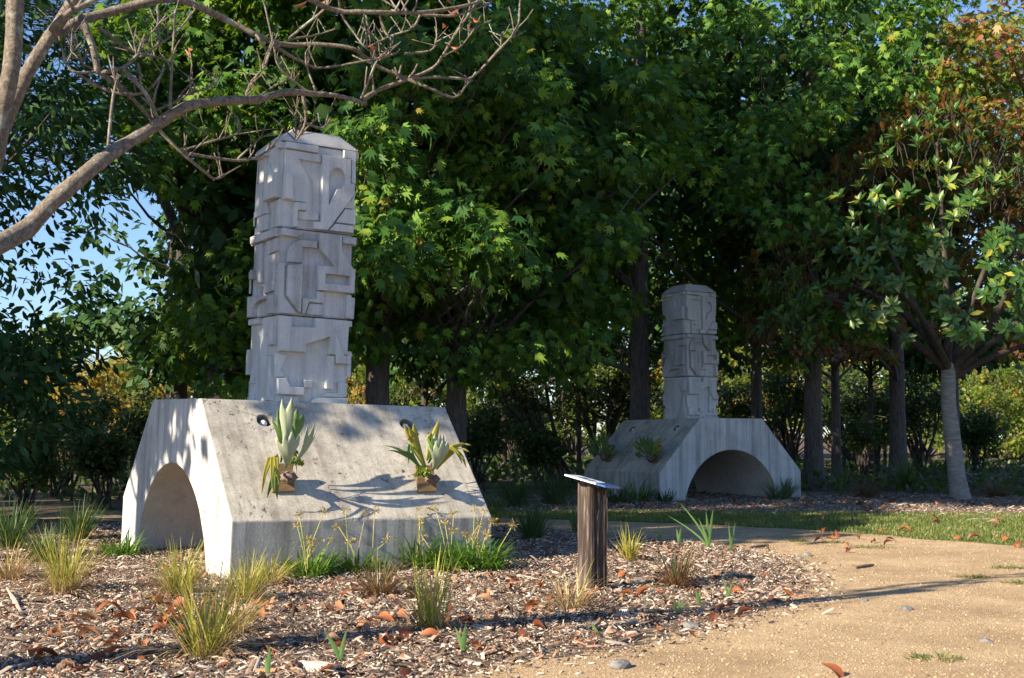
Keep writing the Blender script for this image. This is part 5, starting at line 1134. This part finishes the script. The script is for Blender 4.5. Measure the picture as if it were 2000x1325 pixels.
# ------------------------------------------------------------------ unseen trees added left of the picture to block the sun
SH = [((-11.5, 9.5), 12, (0, 0, 8.5, 2.6, 2.8, 2.5), 54, 60), ((-15.5, 15.5), 15, (0, 0, 9.6, 3.6, 3.6, 4.6), 46, 60), ((-21, 12), 17, (0, 0, 10.5, 4.4, 4.4, 4.8), 50, 60), ((-18, 21), 16, (0, 0, 9.5, 4.2, 4.2, 5.4), 60, 60), ((-13.5, 23.5), 14, (0, 0, 8.6, 3.2, 3.0, 4.6), 50, 60), ((-14.5, 10.0), 18, (0, 0, 17.2, 3.2, 3.2, 2.6), 46, 60), ((-14.2, 13.8), 9, (0, 0, 6.0, 2.2, 2.2, 3.6), 44, 70)]
for k, (b, h, c, nc, per) in enumerate(SH):
    broad_tree('shade_tree', ['spreading tree left of the picture shading the near column', 'tall tree beyond the left edge, second from us', 'tall tree far out to the left', 'tall leafy tree left of the evergreen', 'leafy tree behind the dark evergreen', 'high crowned tree over the left picture edge', 'low dense tree left of the evergreen'][k], 'tree', b, h, .28, c, nc, per, 1.0, .42, 'diamond', M_STAR_DARK, M_BARK_DARK, group='shade trees left of the picture')

# ------------------------------------------------------------------ litter: fallen leaves, cones, sticks, stones
def fallen(seed):
    r = random.Random(seed); V = []; n = 7; cu = r.uniform(.15, .55); tw = r.uniform(-.5, .5); cv = r.uniform(.1, .45)
    for i in range(n):
        u = i / (n - 1); w = .24 * math.sin(PI * min(1, u * .92 + .06)) ** .8 + .004; z = cv * math.sin(PI * u) * (1 if r.random() < 2 else 0); a = tw * u
        for s in (-1, -.5, 0, .5, 1): V.append((s * w * math.cos(a), u - .5, z + cu * w * s * s * 1.6 + s * w * math.sin(a)))
    F = [(5 * i + k, 5 * i + k + 1, 5 * i + k + 6, 5 * i + k + 5) for i in range(n - 1) for k in range(4)]
    return mesh_np('fallen_leaf', V, F, [M_FALLEN], True)
FALL = [fallen(k) for k in range(9)]
def put_leaf(x, y, s, label, grp, z=None):
    o = link('fallen_leaf', random.choice(FALL), None, (x, y, (bh(x, y) if z is None else z) + .008)); o.scale = (s, s, s); o.rotation_euler = (random.gauss(0, .45), random.gauss(0, .45), random.uniform(0, 6.3))
    if random.random() < .3: o.rotation_euler[0] += PI; o.location.z += .03
    tag(o, label, 'leaf', grp)
random.seed(21)
cnt = 0
HOT = [(300, 1225, 110, 26, 46, 'in the dark patch left of the largest tussock'), (200, 1160, 150, 20, 20, 'around the left tussocks'), (560, 1265, 60, 20, 10, 'right of the largest tussock'), (700, 1230, 140, 30, 22, 'in the middle of the bed'), (620, 1160, 120, 18, 16, 'below the agapanthus row'), (820, 1220, 90, 35, 20, 'round the sparse yellow tussock'), (960, 1200, 80, 40, 16, 'between sparse tussock and sign'), (1080, 1185, 60, 20, 16, 'by the straw tussock at the sign'), (1220, 1170, 90, 40, 22, 'right of the sign post'), (1340, 1180, 80, 40, 14, 'below the brown tussock at right'), (150, 1280, 140, 30, 20, 'in the lower left corner'), (420, 1200, 60, 30, 12, 'behind the largest tussock'), (900, 1120, 50, 10, 6, 'at the right end of the agapanthus'), (1440, 1150, 50, 30, 6, 'near the right bed edge')]
for cx_, cy_, sx_, sy_, n, wh in HOT:
    for _ in range(int(n * .75)):
        px, py = random.gauss(cx_, sx_), random.gauss(cy_, sy_)
        p = gp(px, max(1085, min(1340, py))); put_leaf(p.x, p.y, random.uniform(.08, .18) * (1.25 if cx_ == 300 else 1), 'curled rust brown fallen leaf ' + wh, 'rust brown leaves fallen ' + wh)
for _ in range(26):
    p = gp(random.uniform(1560, 2000), random.uniform(1012, 1062)); put_leaf(p.x, p.y, random.uniform(.12, .2), 'orange brown fallen leaf lying on the lawn or lawn edge', 'orange leaves fallen on the lawn strip', .02)
for _ in range(40):
    p = gp(random.uniform(980, 2000), random.uniform(976, 998)); put_leaf(p.x, p.y, random.uniform(.14, .24), 'brown fallen leaf lying on the shaded far mulch', 'brown leaves fallen on the far mulch', .015)
for px, py, s, lab in ((1652, 1072, .14, 'red leaf alone on the sunlit path beside a flat tuft'), (1656, 1080, .12, 'pinkish leaf just below the red one on the path'), (1735, 1066, .15, 'orange leaf behind the flat green tuft on the path'), (1625, 1322, .19, 'orange leaf on the gravel at the bottom picture edge'), (1990, 1070, .16, 'rust leaf where lawn meets path at the right edge')):
    p = gp(px, py); put_leaf(p.x, p.y, s, lab, None, .006)
def cone_mesh():
    me = bpy.data.meshes.new('seed_cone'); bm = bmesh.new(); bmesh.ops.create_icosphere(bm, subdivisions=3, radius=1)
    for i, v in enumerate(bm.verts): k = 1 + (.18 if i % 3 == 0 else -.06); v.co = Vector((v.co.x * .035 * k, v.co.y * .055 * k, v.co.z * .034 * k))
    bm.to_mesh(me); bm.free(); me.materials.append(M_CONE); return me
CONE = cone_mesh()
for px, py, lab in ((632, 1202, 'brown seed cone in the mulch below the brown tussock'), (728, 1192, 'dark seed cone beside the foot of the brown tussock'), (926, 1172, 'grey seed cone beside a pale splinter right of the yellow tussock'), (572, 1318, 'spiky grey seed cone at the bottom edge left of the sprout'), (130, 1318, 'spiky seed cone in the lower left mulch'), (447, 1295, 'seed cone at the foot of the largest tussock')):
    p = gp(px, py); o = link('seed_cone', CONE, None, (p.x, p.y, bh(p.x, p.y) + .028)); o.rotation_euler = (random.uniform(-.4, .4), 0, random.uniform(0, 6)); tag(o, lab, 'seed cone', 'seed cones in the mulch')
def splinter(px0, py0, px1, py1, w, mat, label, lift=.0, cat='stick'):
    a, b = gp(px0, py0), gp(px1, py1); a.z = bh(a.x, a.y) + .015 + lift; b.z = bh(b.x, b.y) + .02; d = b - a; L = d.length; c = (a + b) / 2; bm = bmesh.new(); rows = []
    for i in range(6):
        u = i / 5; ww = w * (.35 + .65 * math.sin(PI * (.12 + .76 * u))) * random.uniform(.8, 1.15); hh = ww * .35
        rows.append([bm.verts.new(((u - .5) * L, sx_ * ww / 2 + random.uniform(-.1, .1) * w, sz_ * hh + random.uniform(-.03, .03) * w)) for sx_, sz_ in ((-1, -1), (1, -1), (1, 1), (-1, 1))])
    for A_, B_ in zip(rows, rows[1:]):
        for i in range(4): bm.faces.new([A_[i], A_[(i + 1) % 4], B_[(i + 1) % 4], B_[i]])
    bm.faces.new(rows[0]); bm.faces.new(rows[-1]); bmesh.ops.recalc_face_normals(bm, faces=bm.faces); me = bpy.data.meshes.new('wood_splinter'); bm.to_mesh(me); bm.free(); me.materials.append(mat)
    o = link('wood_splinter', me, None, c); o.rotation_euler = d.to_track_quat('X', 'Z').to_euler(); tag(o, label, cat, 'sticks and splinters on the ground')
splinter(12, 1172, 42, 1214, .022, M_STICK, 'bleached white stick standing up in the mulch at far left', .05)
splinter(560, 1310, 655, 1322, .075, M_STICK, 'broad pale wood splinter at the bottom edge beside the dark sprout')
splinter(1200, 1211, 1262, 1209, .05, M_STICK, 'white bark flake on the mulch right below the straw tussock')
splinter(1205, 1262, 1258, 1245, .035, M_STICK_D, 'dark curved stick on the bed edge below the sign')
splinter(235, 1118, 292, 1116, .04, M_STICK, 'pale splinter in front of the tunnel mouth')
splinter(925, 1232, 962, 1240, .025, M_STICK, 'pale splinter lying beside an orange leaf below the yellow tussock')
splinter(1670, 1112, 1705, 1107, .05, M_STICK_D, 'dark stick lying on the gravel in the long shadow')
splinter(1465, 1072, 1500, 1068, .05, M_STICK_D, 'dark stick at the edge of the bed where the path shadow begins')
splinter(1890, 1018, 1960, 1015, .06, M_STICK, 'pale branch piece lying on the shaded lawn at right')
for px, py, s, lab in ((1576, 1086, .055, 'dark grey stone on the path near the shadow edge'), (1562, 1093, .045, 'small grey stone beside the dark one on the path'), (1250, 1142, .06, 'grey stone in the mulch right of the sign post'), (1230, 1225, .06, 'grey stone beside red leaves at the bed edge'), (1345, 1228, .065, 'pointed grey stone on the bed edge below the sprouts'), (1212, 1305, .07, 'flat grey stone half sunk in the near gravel'), (1770, 1192, .05, 'flat grey stone in the middle of the path'), (1925, 1255, .04, 'small grey stone on the right of the path'), (1688, 1175, .035, 'tiny brown grey stone left of the flat one'), (905, 1205, .05, 'grey stone in mulch right of the sparse tussock')):
    me = bpy.data.meshes.new('stone'); bm = bmesh.new(); bmesh.ops.create_icosphere(bm, subdivisions=2, radius=s)
    for v in bm.verts: v.co = Vector((v.co.x * 1.2, v.co.y, v.co.z * .55)) * random.uniform(.85, 1.12)
    bm.to_mesh(me); bm.free(); me.materials.append(M_STONE); p = gp(px, py); o = link('stone', me, None, (p.x, p.y, bh(p.x, p.y) + s * .2)); o.rotation_euler = (0, 0, random.uniform(0, 6)); tag(o, lab, 'stone', 'stones on bed and path')
